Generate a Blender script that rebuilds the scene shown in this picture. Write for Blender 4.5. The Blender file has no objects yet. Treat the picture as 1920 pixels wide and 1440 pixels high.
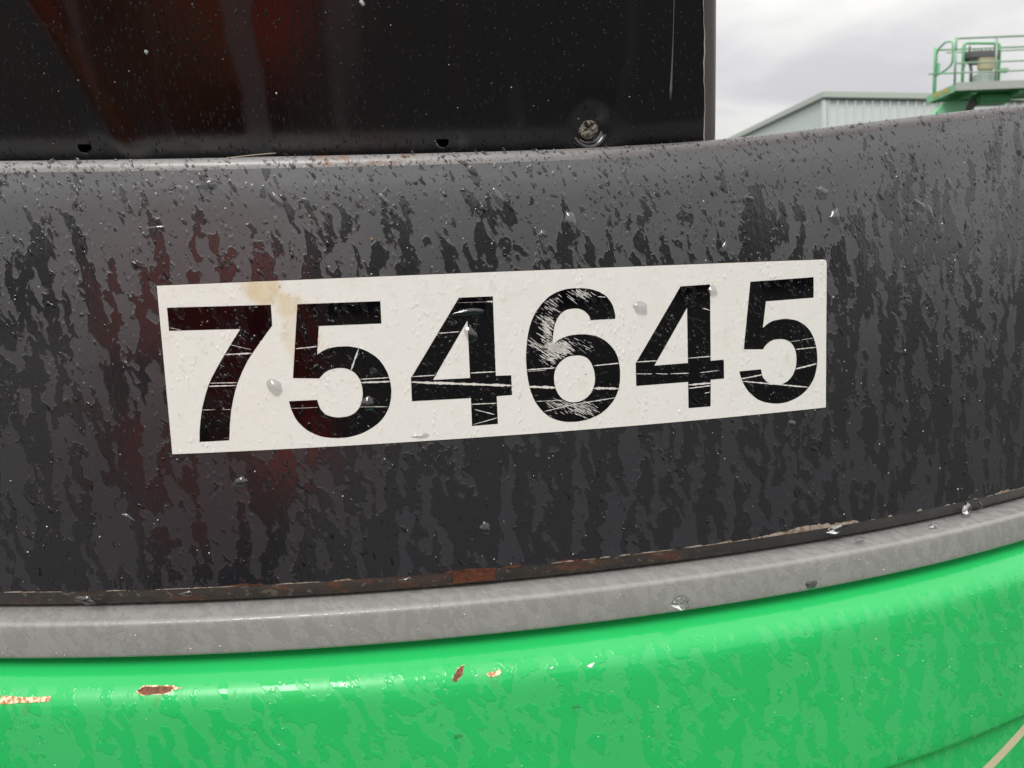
import bpy, bmesh, math, random
import numpy as np
from mathutils import Vector, noise
random.seed(7); rng = np.random.default_rng(7)
SC = bpy.context.scene
COL = SC.collection
EYE = 1.5                       # height of the lens above the yard

# ------------------------------------------------------------------ camera
cam_d = bpy.data.cameras.new("camera"); cam = bpy.data.objects.new("camera", cam_d); COL.objects.link(cam)
cam_d.sensor_width = 36.0; cam_d.lens = 36.0 * 1442 / 1920; cam_d.clip_start = 0.01; cam_d.clip_end = 3000
PITCH, ROLL = 0.13, -0.04
f = Vector((0, math.cos(PITCH), -math.sin(PITCH)))
r0 = Vector((1, 0, 0)); u0 = Vector((0, math.sin(PITCH), math.cos(PITCH)))
rr = math.cos(ROLL) * r0 + math.sin(ROLL) * u0; uu = -math.sin(ROLL) * r0 + math.cos(ROLL) * u0
from mathutils import Matrix
cam.matrix_world = Matrix(((rr.x, uu.x, -f.x, 0), (rr.y, uu.y, -f.y, 0), (rr.z, uu.z, -f.z, EYE), (0, 0, 0, 1)))
cam_d.dof.use_dof = True; cam_d.dof.focus_distance = 0.5; cam_d.dof.aperture_fstop = 4.5 / 1.0
SC.camera = cam
cam_d.dof.aperture_fstop = 16.0

# ------------------------------------------------------------------ light
SUN_EL, SUN_AZ = math.radians(48), math.radians(200)      # azimuth measured from +Y towards +X
world = bpy.data.worlds.new("World"); SC.world = world; world.use_nodes = True
wt = world.node_tree; wt.nodes.clear()
def wn(t, **k):
    n = wt.nodes.new(t)
    for a, b in k.items(): setattr(n, a, b)
    return n
wl = wt.links.new
sky = wn("ShaderNodeTexSky", sky_type='NISHITA', sun_disc=False)
sky.sun_elevation = SUN_EL; sky.sun_rotation = SUN_AZ
tc = wn("ShaderNodeTexCoord"); sep = wn("ShaderNodeSeparateXYZ"); wl(tc.outputs['Generated'], sep.inputs[0])
# overcast: brightness rises towards the zenith (1 + 2 sin h)
zc = wn("ShaderNodeMath", operation='MAXIMUM'); wl(sep.outputs['Z'], zc.inputs[0]); zc.inputs[1].default_value = 0.0
za = wn("ShaderNodeMath", operation='MULTIPLY_ADD'); wl(zc.outputs[0], za.inputs[0]); za.inputs[1].default_value = 2.0; za.inputs[2].default_value = 1.0
# clouds laid out on a layer overhead: direction / (z + .12)
zd = wn("ShaderNodeMath", operation='ADD'); wl(zc.outputs[0], zd.inputs[0]); zd.inputs[1].default_value = 0.16
dv = wn("ShaderNodeVectorMath", operation='DIVIDE'); cmb = wn("ShaderNodeCombineXYZ")
for i in range(3): wl(zd.outputs[0], cmb.inputs[i])
wl(tc.outputs['Generated'], dv.inputs[0]); wl(cmb.outputs[0], dv.inputs[1])
ns = wn("ShaderNodeTexNoise"); ns.inputs['Scale'].default_value = 1.5; ns.inputs['Detail'].default_value = 5; ns.inputs['Roughness'].default_value = 0.5; ns.inputs['Distortion'].default_value = .4
mp = wn("ShaderNodeMapping"); mp.inputs['Location'].default_value = (3.3, 1.2, 0); wl(dv.outputs[0], mp.inputs[0]); wl(mp.outputs[0], ns.inputs['Vector'])
cr = wn("ShaderNodeValToRGB"); e = cr.color_ramp.elements
e[0].position = .34; e[0].color = (.70, .695, .72, 1); e[1].position = .62; e[1].color = (.98, .965, .93, 1)
wl(ns.outputs[0], cr.inputs[0])
sc_ = wn("ShaderNodeVectorMath", operation='SCALE'); wl(cr.outputs[0], sc_.inputs[0])
lvl = wn("ShaderNodeMath", operation='MULTIPLY'); wl(za.outputs[0], lvl.inputs[0]); lvl.inputs[1].default_value = SKY_LEVEL = 5.25
wl(lvl.outputs[0], sc_.inputs['Scale'])
mx = wn("ShaderNodeMix", data_type='RGBA'); mx.inputs[0].default_value = 0.96
wl(sky.outputs[0], mx.inputs[6]); wl(sc_.outputs[0], mx.inputs[7])
bg = wn("ShaderNodeBackground"); bg.inputs['Strength'].default_value = 0.1; wl(mx.outputs[2], bg.inputs[0])
wo = wn("ShaderNodeOutputWorld"); wl(bg.outputs[0], wo.inputs[0])

sun_d = bpy.data.lights.new("sun", 'SUN'); sun_d.energy = 1.5; sun_d.angle = math.radians(24); sun_d.color = (1, .97, .92)
sun = bpy.data.objects.new("sun", sun_d); COL.objects.link(sun)
sdir = Vector((math.sin(SUN_AZ) * math.cos(SUN_EL), math.cos(SUN_AZ) * math.cos(SUN_EL), math.sin(SUN_EL)))
sun.rotation_euler = sdir.to_track_quat('Z', 'Y').to_euler(); sun.location = (0, 0, 30)
SC.view_settings.view_transform = 'Standard'; SC.view_settings.look = 'None'
SC.view_settings.exposure = 0.35; SC.view_settings.gamma = 1.0
SC.cycles.use_denoising = True
SC.cycles.max_bounces = 8; SC.cycles.transparent_max_bounces = 12

# ------------------------------------------------------------------ object helpers
def tag(o, label=None, cat=None, group=None, kind=None):
    if label: o['label'] = label
    if cat: o['category'] = cat
    if group: o['group'] = group
    if kind: o['kind'] = kind
    return o
def empty(name, loc=(0, 0, 0)):
    o = bpy.data.objects.new(name, None); o.location = loc; COL.objects.link(o); o.empty_display_size = .1; return o
def link(name, me, mat=None, parent=None, loc=None):
    o = bpy.data.objects.new(name, me); COL.objects.link(o)
    if mat is not None and not me.materials: me.materials.append(mat)
    if parent is not None:
        o.parent = parent
        p = parent; off = Vector((0, 0, 0))
        while p is not None: off += p.location; p = p.parent
        o.location = -off if loc is None else loc        # meshes are written in world coordinates
    elif loc is not None: o.location = loc
    return o
def mesh(name, verts, faces, smooth=True, uv=None):
    me = bpy.data.meshes.new(name)
    me.from_pydata([tuple(v) for v in verts], [], [tuple(q) for q in faces])
    if smooth: me.shade_smooth()
    if uv is not None:
        l = me.uv_layers.new(name='surface')
        idx = np.empty(len(me.loops), dtype=np.int32); me.loops.foreach_get('vertex_index', idx)
        l.data.foreach_set('uv', np.asarray(uv, dtype=np.float32)[idx].ravel())
    me.update(); return me

# ------------------------------------------------------------------ the curved machine flank
# s runs along the plate (m), z is height about the lens (m), off is distance proud of the plate (m)
PHI, D0, RC = -0.11, 0.45, 1.3
NV = np.array([math.sin(PHI), math.cos(PHI)]); TV = np.array([math.cos(PHI), -math.sin(PHI)])
def S(s, z, off=0.0):
    s = np.asarray(s, float); z = np.asarray(z, float); off = np.asarray(off, float)
    s, z, off = np.broadcast_arrays(s, z, off)
    th = s / RC; r = RC + off
    c = NV * (D0 + RC)
    x = c[0] - r * (np.cos(th) * NV[0] - np.sin(th) * TV[0])
    y = c[1] - r * (np.cos(th) * NV[1] - np.sin(th) * TV[1])
    return np.stack([x, y, z + EYE], -1)
def sheet(name, ss, prof, mat, parent, smooth=True):
    """ss: stations along the plate; prof(s) -> list of (z, off). One swept sheet."""
    V, U = [], []
    for s in ss:
        p = prof(s); zz = [q[0] for q in p]; oo = [q[1] for q in p]
        V.append(S(s, zz, oo)); L = np.concatenate([[0], np.cumsum(np.hypot(np.diff(zz), np.diff(oo)))])
        U.append(np.stack([np.full(len(p), s), zz[0] - L], -1))
    n, m = len(ss), len(prof(ss[0]))
    V = np.concatenate(V); U = np.concatenate(U)
    F = [(i * m + j, i * m + j + 1, (i + 1) * m + j + 1, (i + 1) * m + j) for i in range(n - 1) for j in range(m - 1)]
    return link(name, mesh(name, V, F, smooth, U), mat, parent)
def poly_on(name, loops, off, mat, parent, thick=0.0, step=0.006, smooth=False):
    """flat outline (mm, in s/z) cut into narrow strips and laid on the plate"""
    bm = bmesh.new()
    cu = bpy.data.curves.new('outline', 'CURVE'); cu.dimensions = '2D'; cu.fill_mode = 'BOTH' if thick else 'FRONT'
    for lp in loops:
        sp = cu.splines.new('POLY'); sp.points.add(len(lp) - 1); sp.use_cyclic_u = True
        for i, p in enumerate(lp): sp.points[i].co = (p[0] / 1000, p[1] / 1000, 0, 1)
    cu.extrude = 0
    if not thick: cu.fill_mode = 'BOTH'
    to = bpy.data.objects.new('outline', cu); COL.objects.link(to)
    me = bpy.data.meshes.new_from_object(to.evaluated_get(bpy.context.evaluated_depsgraph_get()))
    bpy.data.objects.remove(to); bpy.data.curves.remove(cu)
    bm.from_mesh(me); bpy.data.meshes.remove(me)
    bmesh.ops.remove_doubles(bm, verts=bm.verts, dist=1e-6)
    x0 = min(v.co.x for v in bm.verts); x1 = max(v.co.x for v in bm.verts)
    x = math.ceil(x0 / step) * step
    while x < x1:
        bmesh.ops.bisect_plane(bm, geom=bm.verts[:] + bm.edges[:] + bm.faces[:], plane_co=(x, 0, 0), plane_no=(1, 0, 0), dist=1e-7)
        x += step
    for fc in bm.faces:
        if fc.normal.z < 0: fc.normal_flip()
    if thick:
        top = bmesh.ops.extrude_face_region(bm, geom=bm.faces[:])
        for v in [g for g in top['geom'] if isinstance(g, bmesh.types.BMVert)]: v.co.z += thick
        bmesh.ops.recalc_face_normals(bm, faces=bm.faces)
    uvl = bm.loops.layers.uv.new('surface')
    for fc in bm.faces:
        for l in fc.loops: l[uvl].uv = (l.vert.co.x, l.vert.co.y)
    P = np.array([v.co[:] for v in bm.verts]); o_ = off(P[:, 0], P[:, 1]) if callable(off) else off
    W = S(P[:, 0], P[:, 1], o_ + P[:, 2])
    for v, w in zip(bm.verts, W): v.co = w
    # S mirrors handedness (outward = towards the lens): face everything outward
    me = bpy.data.meshes.new(name)
    if not thick:
        for fc in bm.faces:
            fc.normal_update()
            if fc.normal.y > 0: fc.normal_flip()
    else: bmesh.ops.recalc_face_normals(bm, faces=bm.faces)
    bm.to_mesh(me); bm.free()
    if smooth: me.shade_smooth()
    return link(name, me, mat, parent)

# ------------------------------------------------------------------ material helpers
class N:
    """tiny node-graph writer"""
    def __init__(self, name):
        self.m = bpy.data.materials.new(name); self.m.use_nodes = True
        self.t = self.m.node_tree; self.t.nodes.clear()
        self.out = self.t.nodes.new("ShaderNodeOutputMaterial")
    def n(self, typ, ins=None, **props):
        k = self.t.nodes.new(typ)
        for a, b in props.items(): setattr(k, a, b)
        for a, b in (ins or {}).items(): self.set(k.inputs[a], b)
        return k
    def set(self, sock, v):
        if hasattr(v, 'is_output') or isinstance(v, bpy.types.NodeSocket): self.t.links.new(v, sock)
        else: sock.default_value = v
    def math(self, op, a, b=0.0, c=0.0, clamp=False):
        k = self.n("ShaderNodeMath", operation=op, use_clamp=clamp); self.set(k.inputs[0], a); self.set(k.inputs[1], b); self.set(k.inputs[2], c); return k.outputs[0]
    def uv(self): return self.n("ShaderNodeUVMap", uv_map='surface').outputs[0]
    def obj(self): return self.n("ShaderNodeTexCoord").outputs['Object']
    def map(self, v, scale=(1, 1, 1), rot=(0, 0, 0), loc=(0, 0, 0)):
        k = self.n("ShaderNodeMapping"); self.set(k.inputs[0], v); k.inputs['Scale'].default_value = scale; k.inputs['Rotation'].default_value = rot; k.inputs['Location'].default_value = loc; return k.outputs[0]
    def noise(self, v, scale=5, detail=3, rough=.5, dist=0, col=False):
        k = self.n("ShaderNodeTexNoise"); self.set(k.inputs['Vector'], v); k.inputs['Scale'].default_value = scale; k.inputs['Detail'].default_value = detail
        k.inputs['Roughness'].default_value = rough; k.inputs['Distortion'].default_value = dist; return k.outputs['Color' if col else 'Fac']
    def vor(self, v, scale=5, feature='F1', rand=1.0):
        k = self.n("ShaderNodeTexVoronoi", feature=feature); self.set(k.inputs['Vector'], v); k.inputs['Scale'].default_value = scale; k.inputs['Randomness'].default_value = rand; return k.outputs['Distance']
    def step(self, v, a, b, lo=0.0, hi=1.0):
        k = self.n("ShaderNodeMapRange", interpolation_type='SMOOTHSTEP'); self.set(k.inputs[0], v); self.set(k.inputs[1], a); self.set(k.inputs[2], b); self.set(k.inputs[3], lo); self.set(k.inputs[4], hi); return k.outputs[0]
    def mixc(self, fac, a, b):
        k = self.n("ShaderNodeMix", data_type='RGBA'); self.set(k.inputs[0], fac)
        for i, c in ((6, a), (7, b)): self.set(k.inputs[i], c if isinstance(c, bpy.types.NodeSocket) else (*c[:3], 1))
        return k.outputs[2]
    def mixf(self, fac, a, b):
        k = self.n("ShaderNodeMix", data_type='FLOAT'); self.set(k.inputs[0], fac); self.set(k.inputs[2], a); self.set(k.inputs[3], b); return k.outputs[0]
    def sep(self, v):
        k = self.n("ShaderNodeSeparateXYZ"); self.set(k.inputs[0], v); return k.outputs
    def warp(self, v, scale, amt):
        nz = self.noise(v, scale, 2, .5, 0, col=True)
        a = self.n("ShaderNodeVectorMath", operation='SUBTRACT'); self.set(a.inputs[0], nz); a.inputs[1].default_value = (.5, .5, .5)
        b = self.n("ShaderNodeVectorMath", operation='SCALE'); self.set(b.inputs[0], a.outputs[0]); b.inputs['Scale'].default_value = amt
        c = self.n("ShaderNodeVectorMath", operation='ADD'); self.set(c.inputs[0], v); self.set(c.inputs[1], b.outputs[0]); return c.outputs[0]
    def bump(self, h, dist, strength=1.0, nrm=None):
        k = self.n("ShaderNodeBump"); k.inputs['Strength'].default_value = strength; k.inputs['Distance'].default_value = dist; self.set(k.inputs['Height'], h)
        if nrm is not None: self.set(k.inputs['Normal'], nrm)
        return k.outputs[0]
    def bsdf(self, **ins):
        k = self.n("ShaderNodeBsdfPrincipled")
        names = dict(col='Base Color', rough='Roughness', metal='Metallic', spec='Specular IOR Level', ior='IOR', nrm='Normal', coat='Coat Weight', coat_r='Coat Roughness', trans='Transmission Weight', alpha='Alpha', coat_n='Coat Normal', coat_ior='Coat IOR')
        for a, v in ins.items():
            if a == 'col' and not isinstance(v, bpy.types.NodeSocket): v = (*v[:3], 1)
            self.set(k.inputs[names[a]], v)
        return k.outputs[0]
    def done(self, sh): self.t.links.new(sh, self.out.inputs['Surface']); return self.m
def plain(name, col, rough=.5, metal=0.0, **k):
    g = N(name); o = g.obj(); nz = g.noise(o, 30, 4, .6)
    c = g.mixc(nz, tuple(v * .8 for v in col), tuple(min(1, v * 1.15) for v in col))
    return g.done(g.bsdf(col=c, rough=g.mixf(nz, rough * .8, min(1, rough * 1.2)), metal=metal, **k))
DIGITS = {"7":[[[-144.6,-5.9],[-86.1,-6.6],[-86.3,-18.4],[-87.5,-19.9],[-88.9,-21.5],[-90.3,-23.3],[-91.6,-24.9],[-92.8,-26.4],[-94.0,-27.8],[-95.2,-29.3],[-96.3,-30.7],[-97.5,-32.2],[-98.7,-33.8],[-100.0,-35.3],[-101.1,-36.9],[-102.2,-38.6],[-103.3,-40.4],[-104.3,-42.2],[-105.4,-44.1],[-106.4,-46.2],[-107.5,-48.3],[-108.5,-50.4],[-109.4,-52.7],[-110.3,-54.9],[-111.0,-57.2],[-111.8,-59.6],[-112.4,-61.9],[-113.0,-64.2],[-113.6,-66.4],[-114.0,-68.7],[-114.5,-71.3],[-115.0,-74.3],[-115.4,-77.6],[-115.8,-80.8],[-116.2,-83.7],[-133.4,-84.0],[-133.2,-82.0],[-133.0,-79.8],[-132.7,-77.4],[-132.3,-75.1],[-131.9,-72.7],[-131.4,-70.2],[-130.9,-67.7],[-130.3,-65.4],[-129.7,-63.2],[-129.0,-61.1],[-128.3,-59.0],[-127.6,-57.0],[-126.9,-55.1],[-126.1,-53.2],[-125.3,-51.3],[-124.4,-49.4],[-123.4,-47.6],[-122.3,-45.7],[-121.1,-43.8],[-119.9,-41.9],[-118.6,-39.9],[-117.2,-37.8],[-115.8,-35.8],[-114.4,-33.8],[-113.2,-32.0],[-112.1,-30.4],[-110.9,-28.7],[-109.7,-27.0],[-108.4,-25.1],[-106.9,-23.1],[-105.5,-21.2],[-104.3,-19.6],[-144.7,-19.0]]],"5":[[[-71.3,-6.9],[-24.4,-7.1],[-24.6,-19.9],[-60.1,-19.8],[-62.2,-36.2],[-61.1,-35.5],[-59.8,-34.7],[-58.4,-33.9],[-56.9,-33.3],[-55.4,-32.8],[-53.8,-32.5],[-52.2,-32.3],[-50.5,-32.1],[-48.8,-32.1],[-47.1,-32.1],[-45.3,-32.1],[-43.6,-32.3],[-41.8,-32.6],[-40.1,-33.0],[-38.4,-33.5],[-36.7,-34.1],[-35.1,-34.8],[-33.5,-35.6],[-32.0,-36.6],[-30.6,-37.6],[-29.2,-38.7],[-28.0,-39.9],[-26.8,-41.2],[-25.8,-42.7],[-24.8,-44.3],[-23.9,-46.1],[-23.0,-48.0],[-22.4,-50.0],[-21.9,-52.1],[-21.5,-54.4],[-21.3,-56.7],[-21.2,-58.9],[-21.4,-61.1],[-21.6,-63.2],[-22.1,-65.3],[-22.6,-67.3],[-23.4,-69.3],[-24.3,-71.1],[-25.3,-72.8],[-26.4,-74.4],[-27.6,-75.8],[-28.9,-77.1],[-30.3,-78.3],[-31.9,-79.4],[-33.6,-80.5],[-35.4,-81.5],[-37.3,-82.4],[-39.2,-83.3],[-41.3,-84.0],[-43.4,-84.5],[-45.6,-85.0],[-47.7,-85.3],[-49.7,-85.5],[-51.6,-85.5],[-53.5,-85.5],[-55.4,-85.4],[-57.5,-85.2],[-59.6,-84.9],[-61.7,-84.5],[-63.7,-83.9],[-65.6,-83.1],[-67.5,-82.2],[-69.4,-81.1],[-71.1,-79.9],[-72.6,-78.6],[-74.0,-77.1],[-75.3,-75.6],[-76.4,-74.1],[-77.3,-72.5],[-78.0,-70.8],[-78.6,-69.2],[-79.1,-67.7],[-79.5,-66.3],[-79.7,-64.9],[-80.0,-63.6],[-80.2,-62.4],[-64.1,-62.4],[-63.8,-63.5],[-63.5,-64.8],[-63.2,-66.0],[-62.8,-67.2],[-62.3,-68.2],[-61.6,-69.2],[-60.9,-70.1],[-60.2,-70.8],[-59.3,-71.4],[-58.4,-71.9],[-57.5,-72.2],[-56.5,-72.6],[-55.4,-72.9],[-54.3,-73.1],[-53.2,-73.3],[-52.0,-73.3],[-50.8,-73.3],[-49.4,-73.2],[-48.1,-73.1],[-46.9,-72.8],[-45.8,-72.5],[-44.8,-72.1],[-43.8,-71.6],[-42.9,-71.0],[-42.1,-70.3],[-41.2,-69.4],[-40.5,-68.5],[-39.8,-67.4],[-39.2,-66.2],[-38.7,-64.8],[-38.3,-63.3],[-38.0,-61.9],[-37.8,-60.6],[-37.7,-59.3],[-37.8,-58.0],[-37.8,-56.7],[-38.0,-55.5],[-38.2,-54.3],[-38.4,-53.2],[-38.8,-52.1],[-39.3,-51.0],[-39.9,-49.9],[-40.7,-48.8],[-41.4,-47.9],[-42.2,-47.2],[-43.2,-46.5],[-44.1,-46.0],[-45.1,-45.5],[-46.0,-45.1],[-47.0,-44.8],[-48.1,-44.6],[-49.1,-44.5],[-50.3,-44.5],[-51.5,-44.5],[-52.7,-44.7],[-53.9,-44.9],[-55.0,-45.1],[-56.1,-45.5],[-57.1,-45.9],[-58.2,-46.5],[-59.2,-47.3],[-60.2,-48.2],[-61.2,-49.2],[-62.0,-50.0],[-76.9,-49.1]]],"4":[[[20.7,-7.0],[40.5,-7.0],[40.3,-53.8],[49.5,-54.0],[49.5,-65.8],[40.3,-66.0],[40.3,-82.7],[24.8,-82.9],[24.9,-66.2],[-9.7,-66.1],[-9.5,-52.4]],[[25.0,-20.4],[3.2,-54.2],[25.0,-54.2]]],"6":[[[114.5,-23.6],[99.0,-23.7],[98.8,-23.1],[98.6,-22.4],[98.3,-21.7],[98.0,-21.0],[97.5,-20.3],[97.0,-19.6],[96.3,-19.0],[95.7,-18.4],[95.0,-17.9],[94.2,-17.5],[93.4,-17.1],[92.6,-16.8],[91.8,-16.5],[91.0,-16.4],[90.2,-16.3],[89.2,-16.3],[88.1,-16.3],[86.8,-16.4],[85.6,-16.6],[84.4,-16.8],[83.3,-17.3],[82.4,-17.8],[81.4,-18.5],[80.6,-19.2],[79.9,-20.0],[79.2,-20.8],[78.6,-21.7],[78.1,-22.7],[77.6,-23.7],[77.2,-24.7],[76.8,-25.8],[76.5,-26.9],[76.2,-28.1],[76.0,-29.5],[75.8,-30.8],[75.6,-32.2],[75.5,-33.5],[75.3,-34.9],[75.2,-36.2],[75.1,-37.3],[75.9,-36.7],[76.7,-36.0],[77.7,-35.3],[78.7,-34.6],[79.9,-34.0],[81.2,-33.5],[82.6,-33.0],[83.9,-32.6],[85.2,-32.3],[86.6,-32.1],[88.0,-31.9],[89.4,-31.9],[90.9,-31.8],[92.4,-31.8],[94.0,-31.9],[95.6,-32.0],[97.3,-32.3],[99.1,-32.6],[100.8,-33.0],[102.5,-33.5],[104.1,-34.2],[105.7,-35.1],[107.3,-36.1],[108.7,-37.2],[110.1,-38.5],[111.5,-40.0],[112.8,-41.6],[113.9,-43.2],[114.7,-44.9],[115.4,-46.7],[115.9,-48.5],[116.3,-50.5],[116.6,-52.6],[116.8,-54.9],[116.8,-57.2],[116.7,-59.4],[116.6,-61.4],[116.3,-63.2],[116.0,-65.1],[115.4,-66.8],[114.8,-68.6],[114.0,-70.3],[113.1,-71.9],[112.1,-73.5],[110.9,-74.9],[109.7,-76.2],[108.3,-77.5],[107.0,-78.6],[105.6,-79.6],[104.3,-80.5],[102.8,-81.3],[101.2,-82.0],[99.4,-82.6],[97.5,-83.3],[95.4,-83.8],[93.4,-84.2],[91.5,-84.4],[89.6,-84.6],[87.7,-84.7],[85.7,-84.6],[83.8,-84.5],[81.9,-84.3],[80.0,-83.9],[78.2,-83.4],[76.4,-82.8],[74.7,-82.1],[73.0,-81.3],[71.4,-80.2],[69.8,-78.9],[68.2,-77.4],[66.8,-75.8],[65.5,-74.1],[64.3,-72.3],[63.3,-70.6],[62.4,-68.7],[61.7,-66.7],[61.0,-64.7],[60.4,-62.5],[60.0,-60.2],[59.6,-57.9],[59.3,-55.4],[59.0,-52.9],[58.9,-50.3],[58.8,-47.8],[58.8,-45.5],[58.8,-43.2],[59.0,-40.9],[59.2,-38.6],[59.5,-36.3],[59.8,-33.9],[60.2,-31.6],[60.7,-29.4],[61.2,-27.4],[61.8,-25.4],[62.5,-23.5],[63.3,-21.7],[64.2,-19.8],[65.2,-18.0],[66.3,-16.3],[67.6,-14.7],[69.0,-13.0],[70.6,-11.4],[72.2,-10.0],[73.8,-8.7],[75.5,-7.7],[77.2,-6.8],[79.0,-6.1],[80.7,-5.5],[82.4,-5.1],[84.1,-4.7],[85.8,-4.5],[87.5,-4.4],[89.3,-4.3],[91.2,-4.3],[93.1,-4.4],[95.0,-4.5],[96.9,-4.8],[98.9,-5.1],[100.8,-5.6],[102.5,-6.2],[104.2,-6.8],[105.8,-7.6],[107.3,-8.5],[108.7,-9.5],[109.9,-10.7],[111.0,-12.1],[112.0,-13.6],[112.8,-15.0],[113.4,-16.5],[113.8,-18.0],[114.1,-19.5],[114.4,-20.7],[114.5,-21.7],[114.5,-22.4],[114.5,-23.1]],[[89.4,-44.4],[88.1,-44.4],[86.8,-44.4],[85.5,-44.6],[84.2,-44.9],[83.1,-45.4],[82.0,-45.9],[81.0,-46.6],[80.0,-47.4],[79.1,-48.2],[78.2,-49.1],[77.5,-50.1],[76.8,-51.2],[76.3,-52.3],[75.9,-53.6],[75.6,-54.8],[75.4,-56.2],[75.4,-57.5],[75.4,-59.0],[75.5,-60.5],[75.8,-61.9],[76.1,-63.3],[76.5,-64.6],[77.1,-65.9],[77.7,-67.1],[78.4,-68.1],[79.2,-69.1],[80.0,-69.9],[81.0,-70.7],[82.0,-71.3],[83.1,-71.8],[84.3,-72.2],[85.4,-72.5],[86.6,-72.6],[87.8,-72.7],[89.1,-72.6],[90.3,-72.5],[91.5,-72.2],[92.7,-71.7],[93.8,-71.2],[94.9,-70.6],[95.9,-69.9],[96.8,-69.0],[97.7,-68.1],[98.5,-67.1],[99.1,-65.9],[99.7,-64.5],[100.2,-63.1],[100.5,-61.8],[100.7,-60.4],[100.8,-59.0],[100.8,-57.7],[100.6,-56.3],[100.5,-55.0],[100.2,-53.7],[99.8,-52.4],[99.4,-51.2],[98.9,-50.0],[98.3,-48.9],[97.6,-47.9],[96.9,-47.0],[96.2,-46.3],[95.3,-45.8],[94.4,-45.3],[93.5,-45.0],[92.6,-44.7],[91.6,-44.5],[90.5,-44.4]]],"4b":[[[157.0,-5.9],[176.8,-5.4],[177.0,-52.9],[186.1,-52.7],[186.2,-64.7],[176.9,-64.8],[176.7,-81.7],[161.5,-81.7],[161.4,-65.1],[127.0,-65.3],[126.9,-51.4]],[[161.2,-19.1],[139.0,-53.5],[161.4,-53.3]]],"5b":[[[204.9,-4.9],[251.6,-3.7],[251.8,-16.8],[216.1,-17.6],[213.9,-34.2],[215.2,-33.4],[216.6,-32.4],[218.1,-31.5],[219.6,-30.8],[221.0,-30.3],[222.4,-30.0],[223.8,-29.8],[225.3,-29.7],[226.9,-29.5],[228.5,-29.4],[230.2,-29.4],[232.0,-29.5],[233.8,-29.8],[235.7,-30.1],[237.6,-30.5],[239.5,-31.1],[241.3,-31.9],[243.1,-32.9],[244.8,-33.9],[246.3,-35.1],[247.7,-36.3],[249.0,-37.7],[250.1,-39.1],[251.1,-40.8],[252.1,-42.6],[252.9,-44.6],[253.7,-46.8],[254.3,-48.9],[254.7,-51.1],[255.0,-53.3],[255.2,-55.6],[255.3,-57.7],[255.2,-59.8],[254.9,-61.9],[254.5,-63.8],[254.1,-65.7],[253.5,-67.4],[252.9,-69.0],[252.1,-70.5],[251.1,-72.1],[249.9,-73.7],[248.4,-75.3],[246.8,-76.9],[245.1,-78.2],[243.3,-79.4],[241.4,-80.4],[239.4,-81.3],[237.5,-82.0],[235.5,-82.6],[233.6,-83.1],[231.7,-83.5],[229.9,-83.7],[228.0,-83.8],[226.2,-83.9],[224.3,-83.8],[222.3,-83.5],[220.1,-83.2],[217.8,-82.7],[215.4,-82.1],[213.3,-81.3],[211.2,-80.4],[209.3,-79.2],[207.6,-77.9],[205.9,-76.6],[204.5,-75.2],[203.2,-73.8],[202.1,-72.3],[201.1,-70.8],[200.2,-69.4],[199.5,-68.0],[198.9,-66.6],[198.3,-65.3],[197.9,-64.1],[197.5,-62.9],[197.3,-61.9],[197.0,-60.9],[212.6,-60.6],[212.9,-61.8],[213.2,-63.1],[213.5,-64.5],[214.0,-65.7],[214.7,-66.7],[215.5,-67.6],[216.3,-68.4],[217.3,-69.2],[218.4,-69.8],[219.7,-70.4],[221.0,-70.8],[222.3,-71.2],[223.5,-71.4],[224.8,-71.6],[226.0,-71.6],[227.3,-71.5],[228.5,-71.3],[229.8,-70.9],[231.1,-70.4],[232.3,-69.8],[233.4,-69.0],[234.5,-68.1],[235.6,-67.0],[236.5,-65.9],[237.2,-64.5],[237.9,-63.1],[238.4,-61.5],[238.8,-59.9],[239.0,-58.2],[239.1,-56.4],[239.0,-54.6],[238.9,-53.0],[238.6,-51.6],[238.2,-50.2],[237.7,-49.0],[237.1,-47.8],[236.4,-46.8],[235.6,-45.8],[234.7,-44.9],[233.7,-44.2],[232.8,-43.6],[231.7,-43.2],[230.7,-42.8],[229.6,-42.5],[228.4,-42.3],[227.1,-42.1],[225.8,-42.1],[224.6,-42.1],[223.4,-42.2],[222.2,-42.3],[221.1,-42.5],[220.1,-42.9],[219.1,-43.3],[218.1,-43.9],[217.2,-44.5],[216.4,-45.2],[215.7,-45.8],[215.1,-46.5],[214.6,-47.2],[214.1,-47.9],[200.2,-47.1]]]}
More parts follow.
